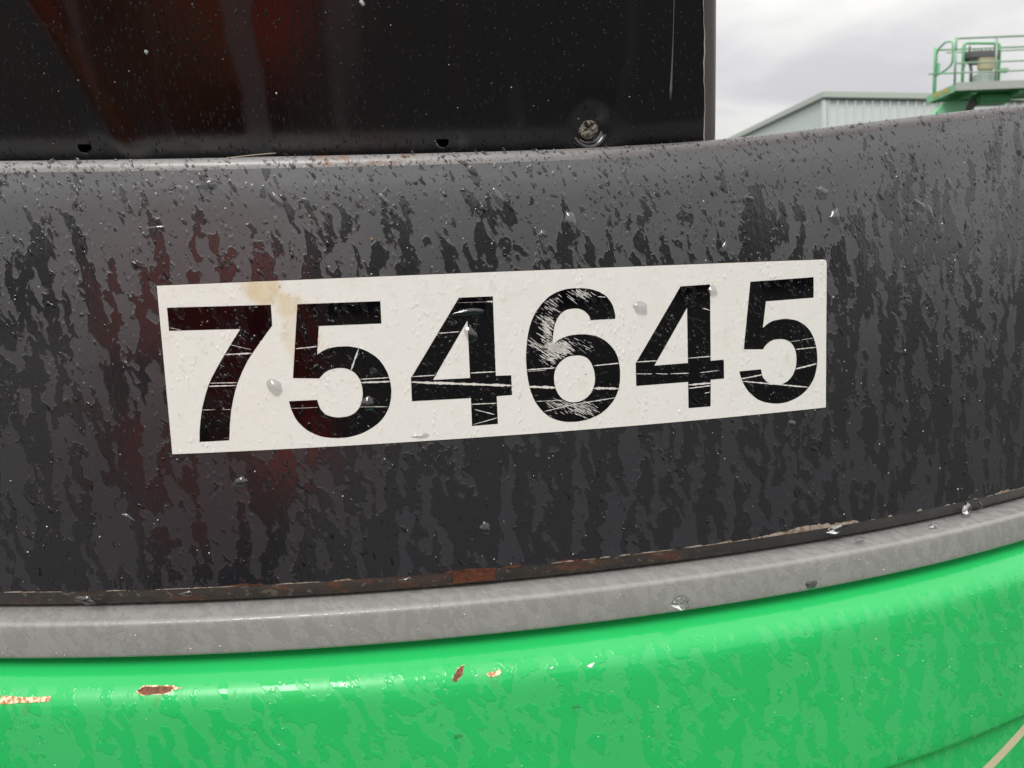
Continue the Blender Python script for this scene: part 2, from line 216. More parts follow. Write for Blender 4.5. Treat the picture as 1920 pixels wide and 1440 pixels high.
SCRATCHES = [[-114.1,-33.8,-99.0,-33.7,0.93],[-124.4,-49.9,-108.3,-50.3,0.5],[-125.2,-51.7,-109.3,-51.9,0.81],[-111.1,-28.3,-99.4,-31.6,0.31],[-130.0,-65.3,-122.6,-65.4,0.34],[-118.8,-65.6,-113.7,-65.7,0.28],[-144.2,-17.3,-138.0,-18.8,0.31],[-74.2,-32.2,-61.8,-31.5,0.62],[-38.4,-33.7,-43.7,-46.5,0.99],[-38.8,-51.6,-21.8,-51.5,0.62],[-38.6,-53.6,-21.6,-53.8,1.3],[-40.2,-67.8,-23.5,-68.5,0.37],[-79.3,-66.7,-63.7,-66.8,0.25],[-8.7,-51.6,4.6,-51.5,0.68],[-9.8,-54.7,49.8,-60.2,1.71],[7.8,-27.1,20.1,-26.7,0.56],[25.4,-51.3,40.3,-51.3,0.74],[24.9,-69.9,40.1,-70.2,0.62],[26.7,-73.1,38.5,-76.9,0.56],[25.7,-82.1,40.1,-79.0,0.46],[36.8,-9.9,40.6,-10.1,0.93],[19.9,-9.9,37.5,-10.1,0.15],[58.9,-51.3,76.5,-51.1,0.78],[58.8,-52.2,70.3,-52.2,0.31],[100.3,-51.2,116.5,-50.6,0.74],[59.8,-61.5,75.9,-63.0,1.71],[99.9,-64.9,115.3,-66.1,1.55],[63.9,-70.6,80.6,-71.0,0.4],[68.8,-77.0,86.1,-74.1,0.62],[86.1,-74.1,113.5,-71.6,0.62],[103.8,-9.8,108.7,-10.4,0.62],[127.6,-50.6,141.0,-50.6,0.81],[161.6,-50.3,177.0,-50.1,0.68],[127.1,-57.8,137.6,-58.5,0.46],[139.8,-58.5,147.9,-59.3,0.46],[149.4,-59.2,162.1,-59.7,0.56],[169.6,-59.9,182.7,-59.3,0.46],[161.5,-67.1,177.0,-66.9,1.24],[161.8,-69.2,177.0,-68.5,0.93],[171.5,-19.8,176.7,-21.4,0.62],[172.6,-73.1,176.4,-72.6,0.62],[238.0,-49.5,254.7,-49.1,0.71],[238.5,-62.2,254.6,-60.0,1.12],[197.9,-65.8,213.6,-64.2,1.05],[198.3,-67.2,248.5,-75.0,0.99],[233.7,-44.2,241.3,-43.9,0.28],[243.0,-43.6,251.6,-43.0,0.31]]
# ------------------------------------------------------------------ materials
def wet_mask(g, uv, lean=.35, dens=.5, vary=None, fine=1.0, runs=.5, stretch=.22):
    """sharp-edged film of rain water: vertical runs, broken into leaning blots; 1 = smooth clear water, 0 = misted paint"""
    w = g.warp(uv, 34, .012); w = g.warp(w, 140 * fine, .0034); w = g.warp(w, 380 * fine, .0008)
    st = g.math('ADD', g.math('MULTIPLY', g.noise(g.map(w, (1, stretch, 1), (0, 0, -.05)), 92 * fine, 1.0, .45), .7), g.math('MULTIPLY', g.noise(g.map(w, (1, stretch * .45, 1)), 38 * fine, 1.0, .4), .3))
    bl = g.noise(g.map(g.map(w, (1, 1, 1), (0, 0, -lean)), (1, .42, 1)), 150 * fine, 2, .55)
    f = g.math('ADD', g.math('MULTIPLY', st, runs), g.math('MULTIPLY', bl, 1 - runs))
    thr = dens if vary is None else vary
    d = g.math('SUBTRACT', f, thr)
    return g.step(d, -.008, .008), d
def micro_drops(g, uv):
    """very small beads between the modelled drops"""
    v = g.map(g.warp(uv, 150, .003), (1, .5, 1), (0, 0, .5))
    a = g.vor(v, 330); b = g.noise(v, 60, 1)
    return g.math('MULTIPLY', g.step(a, .34, .12), g.step(b, .44, .60))

def m_band():
    g = N('wet black steel plate'); uv = g.uv(); sx, sz, _ = g.sep(uv)
    # few runs near the top, more below
    big = g.noise(uv, 14, 2)
    low = g.noise(g.map(uv, (1, .5, 1)), 46, 2)
    edge = g.math('ADD', sz, g.math('MULTIPLY', g.math('SUBTRACT', low, .5), .13))
    edge = g.math('SUBTRACT', edge, g.math('MULTIPLY', g.step(sx, .15, .45), .035))
    thr = g.step(edge, .0, .088, .490, .605)
    thr = g.math('ADD', thr, g.math('MULTIPLY', g.math('SUBTRACT', big, .5), .07))
    m, d = wet_mask(g, uv, .34, vary=thr, runs=.6, stretch=.17, fine=1.08)
    fine = g.noise(uv, 900, 2)
    # misted film paler upwards, its sky reflection put into the colour
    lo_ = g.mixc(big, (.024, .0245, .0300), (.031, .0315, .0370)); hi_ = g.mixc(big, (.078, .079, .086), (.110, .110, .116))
    sky_sheen = g.step(g.math('ADD', sz, g.math('MULTIPLY', g.math('SUBTRACT', g.noise(uv, 22, 3), .5), .08)), -.11, .11)
    misted = g.mixc(sky_sheen, lo_, hi_)
    wetc = g.mixc(sky_sheen, (.0170, .0172, .0205), (.028, .0285, .0310))
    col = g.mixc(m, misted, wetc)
    rough = g.mixf(m, g.math('ADD', .26, g.math('MULTIPLY', fine, .10)), .13)
    md = micro_drops(g, uv)
    h = g.math('ADD', g.math('MULTIPLY', g.step(d, -.012, .012), .30), g.math('MULTIPLY', md, .45))
    nrm = g.bump(h, .0008, .6)
    nrm = g.bump(g.noise(g.map(uv, (1, .35, 1), (0, 0, .3)), 260, 3, .6), .0005, .3, nrm)
    return g.done(g.bsdf(col=col, rough=rough, ior=1.85, spec=.5, nrm=nrm))
def m_roll():
    g = N('worn rolled edge'); uv = g.uv(); sx, sz, _ = g.sep(uv)
    a = g.noise(g.map(uv, (.35, 1, 1)), 45, 4, .6); b = g.noise(uv, 300, 3, .6)
    left = g.step(sx, .20, -.02)
    c = g.mixc(left, g.mixc(a, (.09, .085, .085), (.14, .13, .13)), g.mixc(a, (.20, .20, .205), (.34, .33, .32)))
    c = g.mixc(g.math('MULTIPLY', g.step(b, .56, .64), .5), c, (.08, .07, .065))
    # warm rust bloom on a stretch left of the middle
    wq = g.warp(uv, 80, .012); ws, wz, _ = g.sep(wq)
    rb = g.math('MULTIPLY', g.step(g.math('ABSOLUTE', g.math('ADD', ws, .030)), .042, .012), g.step(g.noise(g.map(wq, (.5, 1, 1)), 95, 4, .65), .46, .60))
    c = g.mixc(g.math('MULTIPLY', rb, .9), c, g.mixc(b, (.30, .17, .09), (.20, .07, .035)))
    return g.done(g.bsdf(col=c, rough=.33, spec=.6, nrm=g.bump(g.math('ADD', g.math('MULTIPLY', b, .4), micro_drops(g, uv)), .0007, .6)))
def m_panel():
    g = N('gloss black sheet'); uv = g.uv()
    sx, sz, _ = g.sep(uv)
    n = g.noise(g.map(uv, (1, .25, 1)), 30, 3)
    md = g.step(g.vor(g.map(g.warp(uv, 200, .003), (1, .4, 1), (0, 0, .45)), 420), .26, .08)
    fleck = g.step(g.vor(uv, 260), .10, .05)
    fl2 = g.math('MULTIPLY', fleck, g.step(g.noise(uv, 120, 1), .55, .66))
    col = g.mixc(g.math('MULTIPLY', fl2, .5), (.0012, .0012, .0018), (.07, .07, .08))
    # pale vertical runs, grey reflections painted into the gloss
    w = g.warp(uv, 18, .02)
    run = g.step(g.noise(g.map(w, (1, .08, 1), (0, 0, .06)), 26, 1.5), .56, .66)
    col = g.mixc(g.math('MULTIPLY', run, .55), col, (.022, .024, .028))
    h = g.math('ADD', g.math('MULTIPLY', md, .6), g.math('MULTIPLY', g.noise(g.map(uv, (1, .3, 1), (0, 0, .4)), 330, 2), .35))
    nrm = g.bump(h, .0006, .7)
    nrm = g.bump(g.noise(uv, 9, 1), .004, .25, nrm)
    return g.done(g.bsdf(col=col, rough=g.mixf(run, .20, .34), ior=1.75, spec=.5, nrm=nrm))
def m_decal():
    g = N('white vinyl'); uv = g.uv(); sx, sz, _ = g.sep(uv)
    b = g.noise(g.map(uv, (.12, 3, 1)), 500, 3, .7)
    c = g.mixc(b, (.79, .775, .735), (.86, .845, .805))
    c = g.mixc(g.step(g.noise(uv, 60, 4, .6), .55, .75, 0, .35), c, (.70, .66, .58))
    # brown stain running down between the first two digits
    w = g.warp(g.warp(uv, 60, .012), 300, .003)
    wx, wz, _ = g.sep(w)
    # a blob at (-.088,.004) curving right to (-.066,-.035)
    def blob(cx, cz, rx, rz, a=0.0, b=1.0):
        k = g.map(w, (1 / rx, 1 / rz, 1), (0, 0, 0), (-cx / rx, -cz / rz, 0))
        l = g.n("ShaderNodeVectorMath", operation='LENGTH'); xs = g.sep(k)
        cmb = g.n("ShaderNodeCombineXYZ"); g.set(cmb.inputs[0], xs[0]); g.set(cmb.inputs[1], xs[1]); g.set(l.inputs[0], cmb.outputs[0])
        return g.step(l.outputs['Value'], 1.0, .55, 0, b)
    s1 = blob(-.090, .003, .014, .013, b=.85); s2 = blob(-.077, -.006, .010, .010, b=.7); s3 = blob(-.070, -.026, .013, .028, b=.42)
    s = g.math('MAXIMUM', s1, g.math('MAXIMUM', s2, s3))
    s = g.math('MULTIPLY', s, g.step(g.noise(g.map(uv, (1, .5, 1), (0, 0, -.7)), 160, 4, .7), .25, .6, .55, 1))
    c = g.mixc(g.math('MULTIPLY', s, .8), c, (.66, .50, .24))
    # yellowing near the upper and lower rims, small dirt specks
    sp = g.math('MULTIPLY', g.step(g.vor(uv, 75), .07, .03), g.step(g.noise(uv, 31, 1), .5, .6))
    c = g.mixc(g.math('MULTIPLY', sp, .7), c, (.25, .22, .17))
    c = g.mixc(g.step(g.noise(g.map(uv, (.4, 2, 1)), 140, 3), .6, .8, 0, .18), c, (.62, .56, .42))
    film = g.noise(g.map(g.warp(uv, 120, .006), (1, .5, 1), (0, 0, .4)), 110, 2)
    h = g.math('ADD', g.step(film, .50, .54, 0, .2), g.math('MULTIPLY', micro_drops(g, uv), .8))
    nrm = g.bump(h, .0006, .42)
    return g.done(g.bsdf(col=c, rough=g.mixf(g.step(film, .5, .54), .38, .14), spec=.45, nrm=nrm))
def m_ink():
    g = N('black ink'); uv = g.uv()
    sc = g.noise(g.map(uv, (.2, 2.5, 1)), 700, 3, .7)
    c = g.mixc(g.step(sc, .66, .85, 0, .25), (.0016, .0016, .0028), (.02, .02, .022))
    m, d = wet_mask(g, uv, .45, .47, fine=1.3)
    nrm = g.bump(g.math('ADD', g.math('MULTIPLY', m, .3), micro_drops(g, uv)), .0007, .7)
    return g.done(g.bsdf(col=c, rough=g.mixf(m, .22, .06), ior=1.5, spec=.5, nrm=nrm))
def m_trim():
    g = N('grey wet trim'); uv = g.uv(); sx, sz, _ = g.sep(uv)
    m, d = wet_mask(g, uv, .5, .50, fine=1.25, runs=.25, stretch=.4)
    big = g.noise(uv, 16, 3)
    c = g.mixc(big, (.295, .292, .280), (.340, .336, .326))
    c = g.mixc(g.math('MULTIPLY', m, .35), c, (.25, .247, .24))
    c = g.mixc(g.step(g.noise(g.map(uv, (1, .25, 1), (0, 0, -.3)), 70, 4, .6), .52, .72, 0, .18), c, (.20, .195, .18))
    c = g.mixc(g.step(g.noise(g.map(uv, (.5, 2, 1)), 200, 4, .7), .60, .8, 0, .4), c, (.38, .36, .31))
    nrm = g.bump(g.math('ADD', g.math('MULTIPLY', g.step(d, -.01, .01), .3), g.math('MULTIPLY', micro_drops(g, uv), .5)), .0007, .4)
    nrm = g.bump(g.noise(g.map(uv, (1, .35, 1), (0, 0, .4)), 170, 2), .0012, .35, nrm)
    return g.done(g.bsdf(col=c, rough=g.mixf(m, .45, .22), spec=.5, nrm=nrm))
def m_green():
    g = N('green enamel'); uv = g.uv(); sx, sz, _ = g.sep(uv)
    m, d = wet_mask(g, uv, .5, .495, fine=.9, runs=.5, stretch=.2)
    up_ = g.step(sz, -.2405, -.2365); m = g.math('MAXIMUM', m, up_)
    c = g.mixc(g.noise(uv, 12, 3), (.021, .50, .118), (.030, .57, .148))
    # misted film scatters a little white over the enamel
    c = g.mixc(m, g.mixc(.038, c, (.75, .80, .72)), c)
    h = g.math('MULTIPLY', g.math('ADD', g.math('MULTIPLY', g.step(d, -.012, .012), .4), g.math('MULTIPLY', micro_drops(g, uv), .5)), g.math('SUBTRACT', 1.0, up_))
    nrm = g.bump(h, .0008, .5)
    nrm = g.bump(g.noise(g.map(uv, (1, .35, 1), (0, 0, .3)), 150, 2), .0012, .2, nrm)
    return g.done(g.bsdf(col=c, rough=g.mixf(m, .34, .12), spec=.5, nrm=nrm))
def m_lip():
    g = N('rusty plate edge'); uv = g.uv(); sx, sz, _ = g.sep(uv)
    w = g.warp(g.map(uv, (1, 1, 1)), 90, .01)
    a = g.noise(g.map(w, (.5, 1, 1)), 60, 4, .65)
    big = g.noise(g.map(uv, (1, .01, 1)), 9, 2)
    c = g.mixc(g.step(a, .42, .55), (.020, .020, .018), (.055, .030, .016))
    c = g.mixc(g.step(a, .56, .66), c, (.16, .045, .012))
    c = g.mixc(g.step(g.noise(w, 170, 3, .6), .60, .64), c, (.16, .14, .11))
    dark = g.step(sx, .10, .24)
    c = g.mixc(g.math('MULTIPLY', dark, .85), c, (.018, .018, .018))
    nrm = g.bump(a, .002, .6)
    return g.done(g.bsdf(col=c, rough=.25, spec=.6, nrm=nrm))
def m_rust(name='rust', k=1.0):
    g = N(name); uv = g.uv()
    a = g.noise(uv, 300, 4, .7)
    c = g.mixc(g.step(a, .35, .65), (.11 * k, .026 * k, .014 * k), (.24 * k, .08 * k, .03 * k))
    return g.done(g.bsdf(col=c, rough=.6, nrm=g.bump(a, .001, .8)))
def m_rust_rim():
    g = N('chipped primer'); uv = g.uv()
    c = g.mixc(g.step(g.noise(uv, 420, 3, .6), .48, .54), (.80, .72, .48), (.55, .20, .05))
    return g.done(g.bsdf(col=c, rough=.5))
def m_primer():
    g = N('bare filler'); uv = g.uv()
    c = g.mixc(g.step(g.noise(uv, 260, 3, .6), .45, .6), (.38, .33, .27), (.22, .15, .10))
    return g.done(g.bsdf(col=c, rough=.35))
def m_water():
    g = N('water')
    k = g.n("ShaderNodeBsdfGlass"); k.inputs['IOR'].default_value = 1.33; k.inputs['Roughness'].default_value = 0.0; k.inputs['Color'].default_value = (1, 1, 1, 1)
    return g.done(k.outputs[0])
def m_bead(name='rain bead', tint=(.97, .98, .98), ior=1.45, k=1.2, ro=.02):
    """small drop: clear, with the sky and the ground mirrored in its dome"""
    g = N(name)
    tr = g.n("ShaderNodeBsdfTransparent"); tr.inputs[0].default_value = (*tint, 1)
    gl = g.n("ShaderNodeBsdfGlossy"); gl.inputs['Roughness'].default_value = ro
    fr = g.n("ShaderNodeFresnel"); fr.inputs['IOR'].default_value = ior
    mx = g.n("ShaderNodeMixShader"); g.set(mx.inputs[0], g.math('MULTIPLY', g.math('MULTIPLY', fr.outputs[0], k, clamp=True), g.math('SUBTRACT', 1.0, g.n('ShaderNodeNewGeometry').outputs['Backfacing']))); g.set(mx.inputs[1], tr.outputs[0]); g.set(mx.inputs[2], gl.outputs[0])
    return g.done(mx.outputs[0])
M = dict(band=m_band(), roll=m_roll(), panel=m_panel(), decal=m_decal(), ink=m_ink(), trim=m_trim(), green=m_green(), lip=m_lip(), rust=m_rust(), rust_dark=m_rust('old rust', .5), rim=m_rust_rim(),
         primer=m_primer(), water=m_water(), bead=m_bead(), bead_big=m_bead('thick drop', (.80, .80, .81), 1.55, 2.2, .07), bead_dark=m_bead('clear drop on misted paint', (.62, .61, .61)),
         scratch=plain('scratched vinyl', (.74, .72, .68), .5), dark=plain('dark void', (.0004, .0004, .0004), .9, spec=0.0),
         speck=plain('white glints and chips', (.80, .80, .80), .35), steel=plain('dull screw steel', (.30, .28, .24), .42, .75),  # speck: solid white for the painted glints and small paint chips
         bead_pale=plain('pale sealant', (.62, .60, .55), .35), straw=plain('dry straw', (.42, .36, .24), .6), cream=plain('cream tape', (.72, .62, .42), .45))
# ------------------------------------------------------------------ the machine
lift = tag(empty('boom_lift', (float(S(0, 0)[0]), float(S(0, 0)[1]) + .35, 0.0)),
           'rain wet machine with black plate, grey rim and green body filling the foreground', 'boom lift')
LOC = lambda p: None
TOP_S = [-2.0, -.60, -.231, -.141, -.053, .0155, .093, .177, .2406, .349, .442, .62, .75, .95, 2.0]
TOP_Z = [.100, .100, .0800, .0772, .0762, .0760, .0772, .0817, .0884, .1018, .1132, .134, .149, .152, .152]
STN = np.concatenate([np.linspace(-2.0, -.63, 30), np.linspace(-.60, .75, 136), np.linspace(.78, 2.0, 27)])
def top(s): return float(np.interp(s, TOP_S, TOP_Z))
def smooth_top(s): return sum(top(s + d) for d in (-.03, -.015, 0, .015, .03)) / 5
LIP_Z = -.1722
def band_prof(s):
    t = smooth_top(s); p = []
    R = .0065                                       # rolled top edge
    p = []
    return face_prof(t)
def face_prof(t):
    z0 = t - .0075; p = [(z0, -.0011)]
    for q in (.009, .011, .0135, .016, .019): p.append((t - q, -.0012 + .0012 * min(1, (q - .0065) / .0125)))
    z0 = t - .019
    for k in range(1, 23): p.append((z0 + (LIP_Z - z0) * k / 22, 0.0))
    return p
def roll_prof(s):
    t = smooth_top(s); p = []; R = .0065
    p.append((t - .030, -.028)); p.append((t - .004, -.0262)); p.append((t - .0005, -.022)); p.append((t, -.016)); p.append((t - .0002, -.0085))
    for k in range(1, 8):
        a = math.pi / 2 * k / 7; p.append((t - R + R * math.cos(a) - .0002, -R - .0012 + R * math.sin(a)))
    p.append((t - .0075, -.0011)); return p
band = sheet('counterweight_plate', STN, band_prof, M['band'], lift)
roll = sheet('rolled_edge', STN, roll_prof, M['roll'], band)
tag(roll, 'worn grey rolled top edge of the plate')
lip = sheet('rusty_lower_edge', STN, lambda s: [(LIP_Z + .0002, -.0003), (-.1735, -.0010), (-.1815, -.0052), (-.1835, -.0075), (-.1838, -.03)], M['lip'], lift)
tag(lip, 'rusted and chipped lower edge of the black plate')
def trim_prof(s):
    p = [(-.1845, -.030), (-.1855, -.006), (-.1862, .001), (-.1872, .0070)]
    for k in range(1, 6):
        a = math.pi / 2 * k / 5; p.append((-.1872 - .0032 * (1 - math.cos(a)), .0070 + .0035 * math.sin(a)))
    for k in range(1, 6): p.append((-.1904 - .0173 * k / 5, .0105 + .0002 * math.sin(math.pi * k / 5)))
    p += [(-.2088, .0103), (-.2096, .0095), (-.2098, .008), (-.2098, -.03)]
    return p
trim = sheet('grey_rim', STN, trim_prof, M['trim'], lift)
def green_off(s, z):
    """distance the green body stands proud at height z"""
    zz = [-.60, -.40, -.372, -.356, -.3495, -.3465, -.3440, -.336, -.30, -.262, -.240, -.235, -.2315, -.2285, -.2262, -.2240, -.221, -.214, -.208, -.200, -.19]
    oo = [.010, .014, .0148, .0150, .0148, .0160, .0225, .0236, .0238, .0235, .0226, .0219, .0208, .0190, .0168, .0138, .0090, -.0015, -.0090, -.014, -.016]
    return np.interp(z, zz, oo)
GZ = [-.194, -.200, -.204, -.208, -.211, -.214, -.2165, -.219, -.2215, -.2235, -.225, -.2264, -.2276, -.2287, -.2298, -.231, -.2325, -.234, -.236, -.239, -.244, -.25, -.258, -.27, -.285, -.30, -.315, -.328, -.336, -.340, -.3425, -.345, -.3465, -.3485, -.351, -.355, -.362, -.372, -.39, -.43, -.50, -.60]
def gsm(s, z): return float(np.mean([green_off(s, z + d) for d in (-.0012, -.0006, 0, .0006, .0012)]))
def green_prof(s): return [(z, gsm(s, z)) for z in GZ]
green = sheet('green_body', STN, green_prof, M['green'], lift)

# black cover panel that stands behind the plate
PO = -.034
def plean(z): return .43 * (np.minimum(z, .2) - .08) + .06 * np.maximum(z - .2, 0)
def panel_off(s, z):
    return PO + plean(z) + .0011 * np.exp(-((s - .034) / .006) ** 2) + .0018 * np.exp(-((s + .175 + (z - .08) * .35) / .010) ** 2) - .0055 * np.exp(-((s - .1125) ** 2 + (z - .0960) ** 2) / .013 ** 2)
def shift(s, z):
    return s + (.1924 - .235 * (np.minimum(z, .2) - .08) - .1777) * np.clip((s - .12) / .0577, 0, 1.0)
def panel():
    ss = np.concatenate([np.linspace(-1.25, -.25, 24), np.linspace(-.245, .178, 170)]); zs = np.concatenate([np.linspace(-.02, .25, 90), np.linspace(.27, .85, 12)])
    V, U = [], []
    for s in ss:
        V.append(S(shift(s, zs), zs, panel_off(s, zs))); U.append(np.stack([np.full(len(zs), s), zs], -1))
    m = len(zs); n = len(ss)
    F = [(i * m + j + 1, i * m + j, (i + 1) * m + j, (i + 1) * m + j + 1) for i in range(n - 1) for j in range(m - 1)]
    return link('cover_panel', mesh('cover_panel', np.concatenate(V), F, True, np.concatenate(U)), M['panel'], lift)
pan = panel()
tag(pan, 'gloss black cover panel behind the plate')
def m_edge():
    g = N('satin corner'); uv = g.uv()
    c = g.mixc(g.noise(g.map(uv, (8, .3, 1)), 60, 3), (.10, .095, .095), (.16, .15, .145))
    return g.done(g.bsdf(col=c, rough=.35, spec=.5, nrm=g.bump(g.noise(uv, 200, 2), .0005, .3)))
def corner():
    zs = np.concatenate([np.linspace(-.02, .25, 24), np.linspace(.27, .85, 12)]); V, U = [], []
    pts = [(.1777, .0002), (.1795, .0009)] + [(.1795 + .0105 * math.sin(a), .0009 - .0105 * (1 - math.cos(a))) for a in np.linspace(.15, math.pi / 2, 10)] + [(.190, -.03), (.190, -.90)]
    for i, (s, o) in enumerate(pts):
        V.append(S(shift(s, zs), zs, PO + plean(zs) + o)); U.append(np.stack([np.full(len(zs), s + i * .001), zs], -1))
    m = len(zs)
    F = [(i * m + j + 1, i * m + j, (i + 1) * m + j, (i + 1) * m + j + 1) for i in range(len(pts) - 1) for j in range(m - 1)]
    return link('panel_corner', mesh('panel_corner', np.concatenate(V), F, True, np.concatenate(U)), m_edge(), pan)
corner()
def ribbon(name, pts, r, mat, parent, offf, seg=8, flat=1.0):
    """round bead along (s, z) points; r may vary"""
    V, F = [], []
    n = len(pts)
    for i, (s, z) in enumerate(pts):
        a = pts[max(0, i - 1)]; b = pts[min(n - 1, i + 1)]; d = np.array([b[0] - a[0], b[1] - a[1]]); d /= max(1e-9, np.hypot(*d)); q = np.array([-d[1], d[0]])
        rr_ = r[i] if isinstance(r, (list, np.ndarray)) else r
        for k in range(seg):
            t = 2 * math.pi * k / seg
            ds, dz, do = q[0] * math.cos(t) * rr_, q[1] * math.cos(t) * rr_, math.sin(t) * rr_ * flat
            V.append(S(s + ds, z + dz, offf(s, z) + do))
    for i in range(n - 1):
        for k in range(seg): F.append((i * seg + k, i * seg + (k + 1) % seg, (i + 1) * seg + (k + 1) % seg, (i + 1) * seg + k))
    F.append(tuple(range(seg))[::-1]); F.append(tuple((n - 1) * seg + k for k in range(seg)))
    return link(name, mesh(name, V, F), mat, parent)
ed = lambda s, z: PO + plean(z) + .0004
zz = np.linspace(.05, .84, 160)
ribbon('sealant_bead', [(shift(.1775, z) + .0004 + .00035 * math.sin(z * 190) + .0002 * math.sin(z * 613 + 1) + .0006 * min(.2, z - .08), z) for z in zz], np.array([.00030 + .00014 * math.sin(z * 140 + 2) for z in zz]), M['bead_pale'], pan, ed)
zz = np.linspace(.109, .33, 40)
ribbon('dried_drip', [(shift(.1570, z) + .0003 * math.sin(z * 60) + (z - .10) * .012, z) for z in zz], np.array([.0009 if i == 1 else (.0005 if i == 0 else max(.00022, .0008 - i * .00010)) for i in range(40)]), plain('dried milky drip', (.20, .20, .19), .3), pan, lambda s, z: float(panel_off(s, z)), flat=.5)
# drain holes and the screw
def disc(name, s0, z0, r, dep, mat, parent, offf, seg=24, rings=((1, 0), (0, 0))):
    V, F = [], []
    for (q, h) in rings:
        for k in range(seg):
            t = 2 * math.pi * k / seg; s, z = s0 + q * r * math.cos(t), z0 + q * r * math.sin(t)
            V.append(S(s, z, offf(s0, z0) + h))
    for i in range(len(rings) - 1):
        for k in range(seg): F.append((i * seg + k, i * seg + (k + 1) % seg, (i + 1) * seg + (k + 1) % seg, (i + 1) * seg + k))
    return link(name, mesh(name, V, F), mat, parent)
pf = lambda s, z: float(panel_off(s, z))
for s0, z0, r in ((-.1990, .0905, .0040), (.0173, .0870, .0038)):
    disc('drain_hole', s0, z0, r, 0, M['dark'], pan, pf, rings=((1, .0003), (.97, .0004), (.0, .0004)))
    a = np.linspace(math.radians(200), math.radians(285), 10)
    ribbon('hole_rim', [(s0 + r * 1.02 * math.cos(t), z0 + r * 1.02 * math.sin(t)) for t in a], np.array([.00012 + .00022 * math.sin(math.pi * i / 9) for i in range(10)]), M['bead_pale'], pan, lambda s, z: pf(s, z) + .0003)
def screw():
    s0, z0, r = .1108, .0940, .0071; o = lambda s, z: pf(s0, z0)
    dish = disc('screw_recess', s0 + .0008, z0 - .0002, r * 1.9, 0, M['panel'], pan, o, 32, ((1, .0004), (.9, .0012), (.74, .0006), (.64, -.0008), (.62, -.002)))
    # pan head with a cross recess cut in: grid of the head with the cross pushed down
    V, F = [], []; n = 41
    for i in range(n):
        for j in range(n):
            x = (i / (n - 1) * 2 - 1); y = (j / (n - 1) * 2 - 1)
            u = x * math.sqrt(1 - y * y / 2); v = y * math.sqrt(1 - x * x / 2)
            d = math.hypot(u, v); h = .0030 * math.sqrt(max(0, 1 - (d * .97) ** 2)) ** .8
            a = math.radians(38); cu, cv = u * math.cos(a) + v * math.sin(a), -u * math.sin(a) + v * math.cos(a)
            w = .14 + .03 * noise.noise(Vector((u * 4, v * 4, 3)))
            cross = (abs(cu) < w and abs(cv) < .56) or (abs(cv) < w and abs(cu) < .56)
            if cross: h -= .0026 * max(0, 1 - d * .9)
            h += .00025 * noise.noise(Vector((u * 5, v * 5, 1)))
            V.append(S(s0 + u * r * .98, z0 + v * r * .98, o(0, 0) + h - .0004))
    for i in range(n - 1):
        for j in range(n - 1): F.append((i * n + j, i * n + j + 1, (i + 1) * n + j + 1, (i + 1) * n + j))
    g = N('weathered screw'); c_ = g.obj(); a_ = g.noise(c_, 420, 4, .7)
    mt = g.done(g.bsdf(col=g.mixc(g.step(a_, .4, .62), (.05, .042, .035), (.30, .28, .235)), metal=.4, rough=.42, nrm=g.bump(a_, .0012, .8)))
    sc = link('screw', mesh('screw', V, F), mt, pan)
    tag(sc, 'worn cross head screw')
    # grey smear of sealant under the head
    o2 = [[s0 * 1000 + x, z0 * 1000 + y] for x, y in ((-5.5, -6.2), (-2, -7.9), (3.5, -7.6), (7, -4.5), (8.6, -1.5), (9.6, -3.2), (8.8, -5.0), (10.2, -6.6), (8.6, -9.2), (5, -11.0), (-1, -11.2), (-6, -9.8))]
    poly_on('sealant_smear', [o2], lambda s, z: np.array([pf(a, b) for a, b in zip(s, z)]) + .0003, plain('grey smear', (.16, .16, .17), .4), pan)
screw()

# ------------------------------------------------------------------ the number decal
dec_out = [[-149.2, 6.6], [0, 6.9]] + [[259.0, 7.3], [260.6, 7.0], [261.4, 6.2], [261.7, 5.0], [262.5, -89.6], [0, -90.2], [-149.8, -90.6]]
decal = poly_on('number_decal', [dec_out], .0001, M['decal'], lift, thick=.00030, step=.006)
gr = [[-149.65, 6.95], [0, 7.3], [259.1, 7.75], [261.0, 7.4], [261.9, 6.3], [262.1, 5.0], [262.85, -89.7], [0, -90.45], [-150.15, -90.85]]
poly_on('edge_shadow', [gr], .00006, plain('edge shade', (.028, .014, .014), .5), lift)  # dark outline painted as the shadow at the decal edge
tag(decal, 'white vinyl number decal reading 754645, scuffed and stained')
NAMES = {'7': 'digit', '5': 'digit', '4': 'digit', '6': 'digit', '4b': 'digit', '5b': 'digit'}
for k, loops in DIGITS.items():
    dg = poly_on('digit', loops, .00048, M['ink'], decal, step=.006)
    tag(dg, {'7': 'black digit seven', '5': 'black digit five after the seven', '4': 'black digit four before the six', '6': 'black digit six, heavily scuffed', '4b': 'black digit four after the six', '5b': 'last black digit five'}[k])
def scratch_mesh(segs, name, off):
    V, F, U = [], [], []
    for (x0, z0, x1, z1, w) in segs:
        w *= .8; L = math.hypot(x1 - x0, z1 - z0); n = max(2, int(L / 1.2) + 1); q = (-(z1 - z0) / L, (x1 - x0) / L)
        b0 = len(V)
        for i in range(n + 1):
            t = i / n; x, z = x0 + (x1 - x0) * t, z0 + (z1 - z0) * t
            ww = w * .5 * (.65 + .7 * random.random()) * min(1, .35 + 6 * t * (1 - t)); sh = (random.random() - .5) * w * .15
            for sg in (-1, 1):
                s_, z_ = (x + q[0] * (sg * ww + sh)) / 1000, (z + q[1] * (sg * ww + sh)) / 1000
                V.append(S(s_, z_, off)); U.append((s_, z_))
        F += [(b0 + 2 * i, b0 + 2 * i + 1, b0 + 2 * i + 3, b0 + 2 * i + 2) for i in range(n)]
    return mesh(name, V, F, True, U)
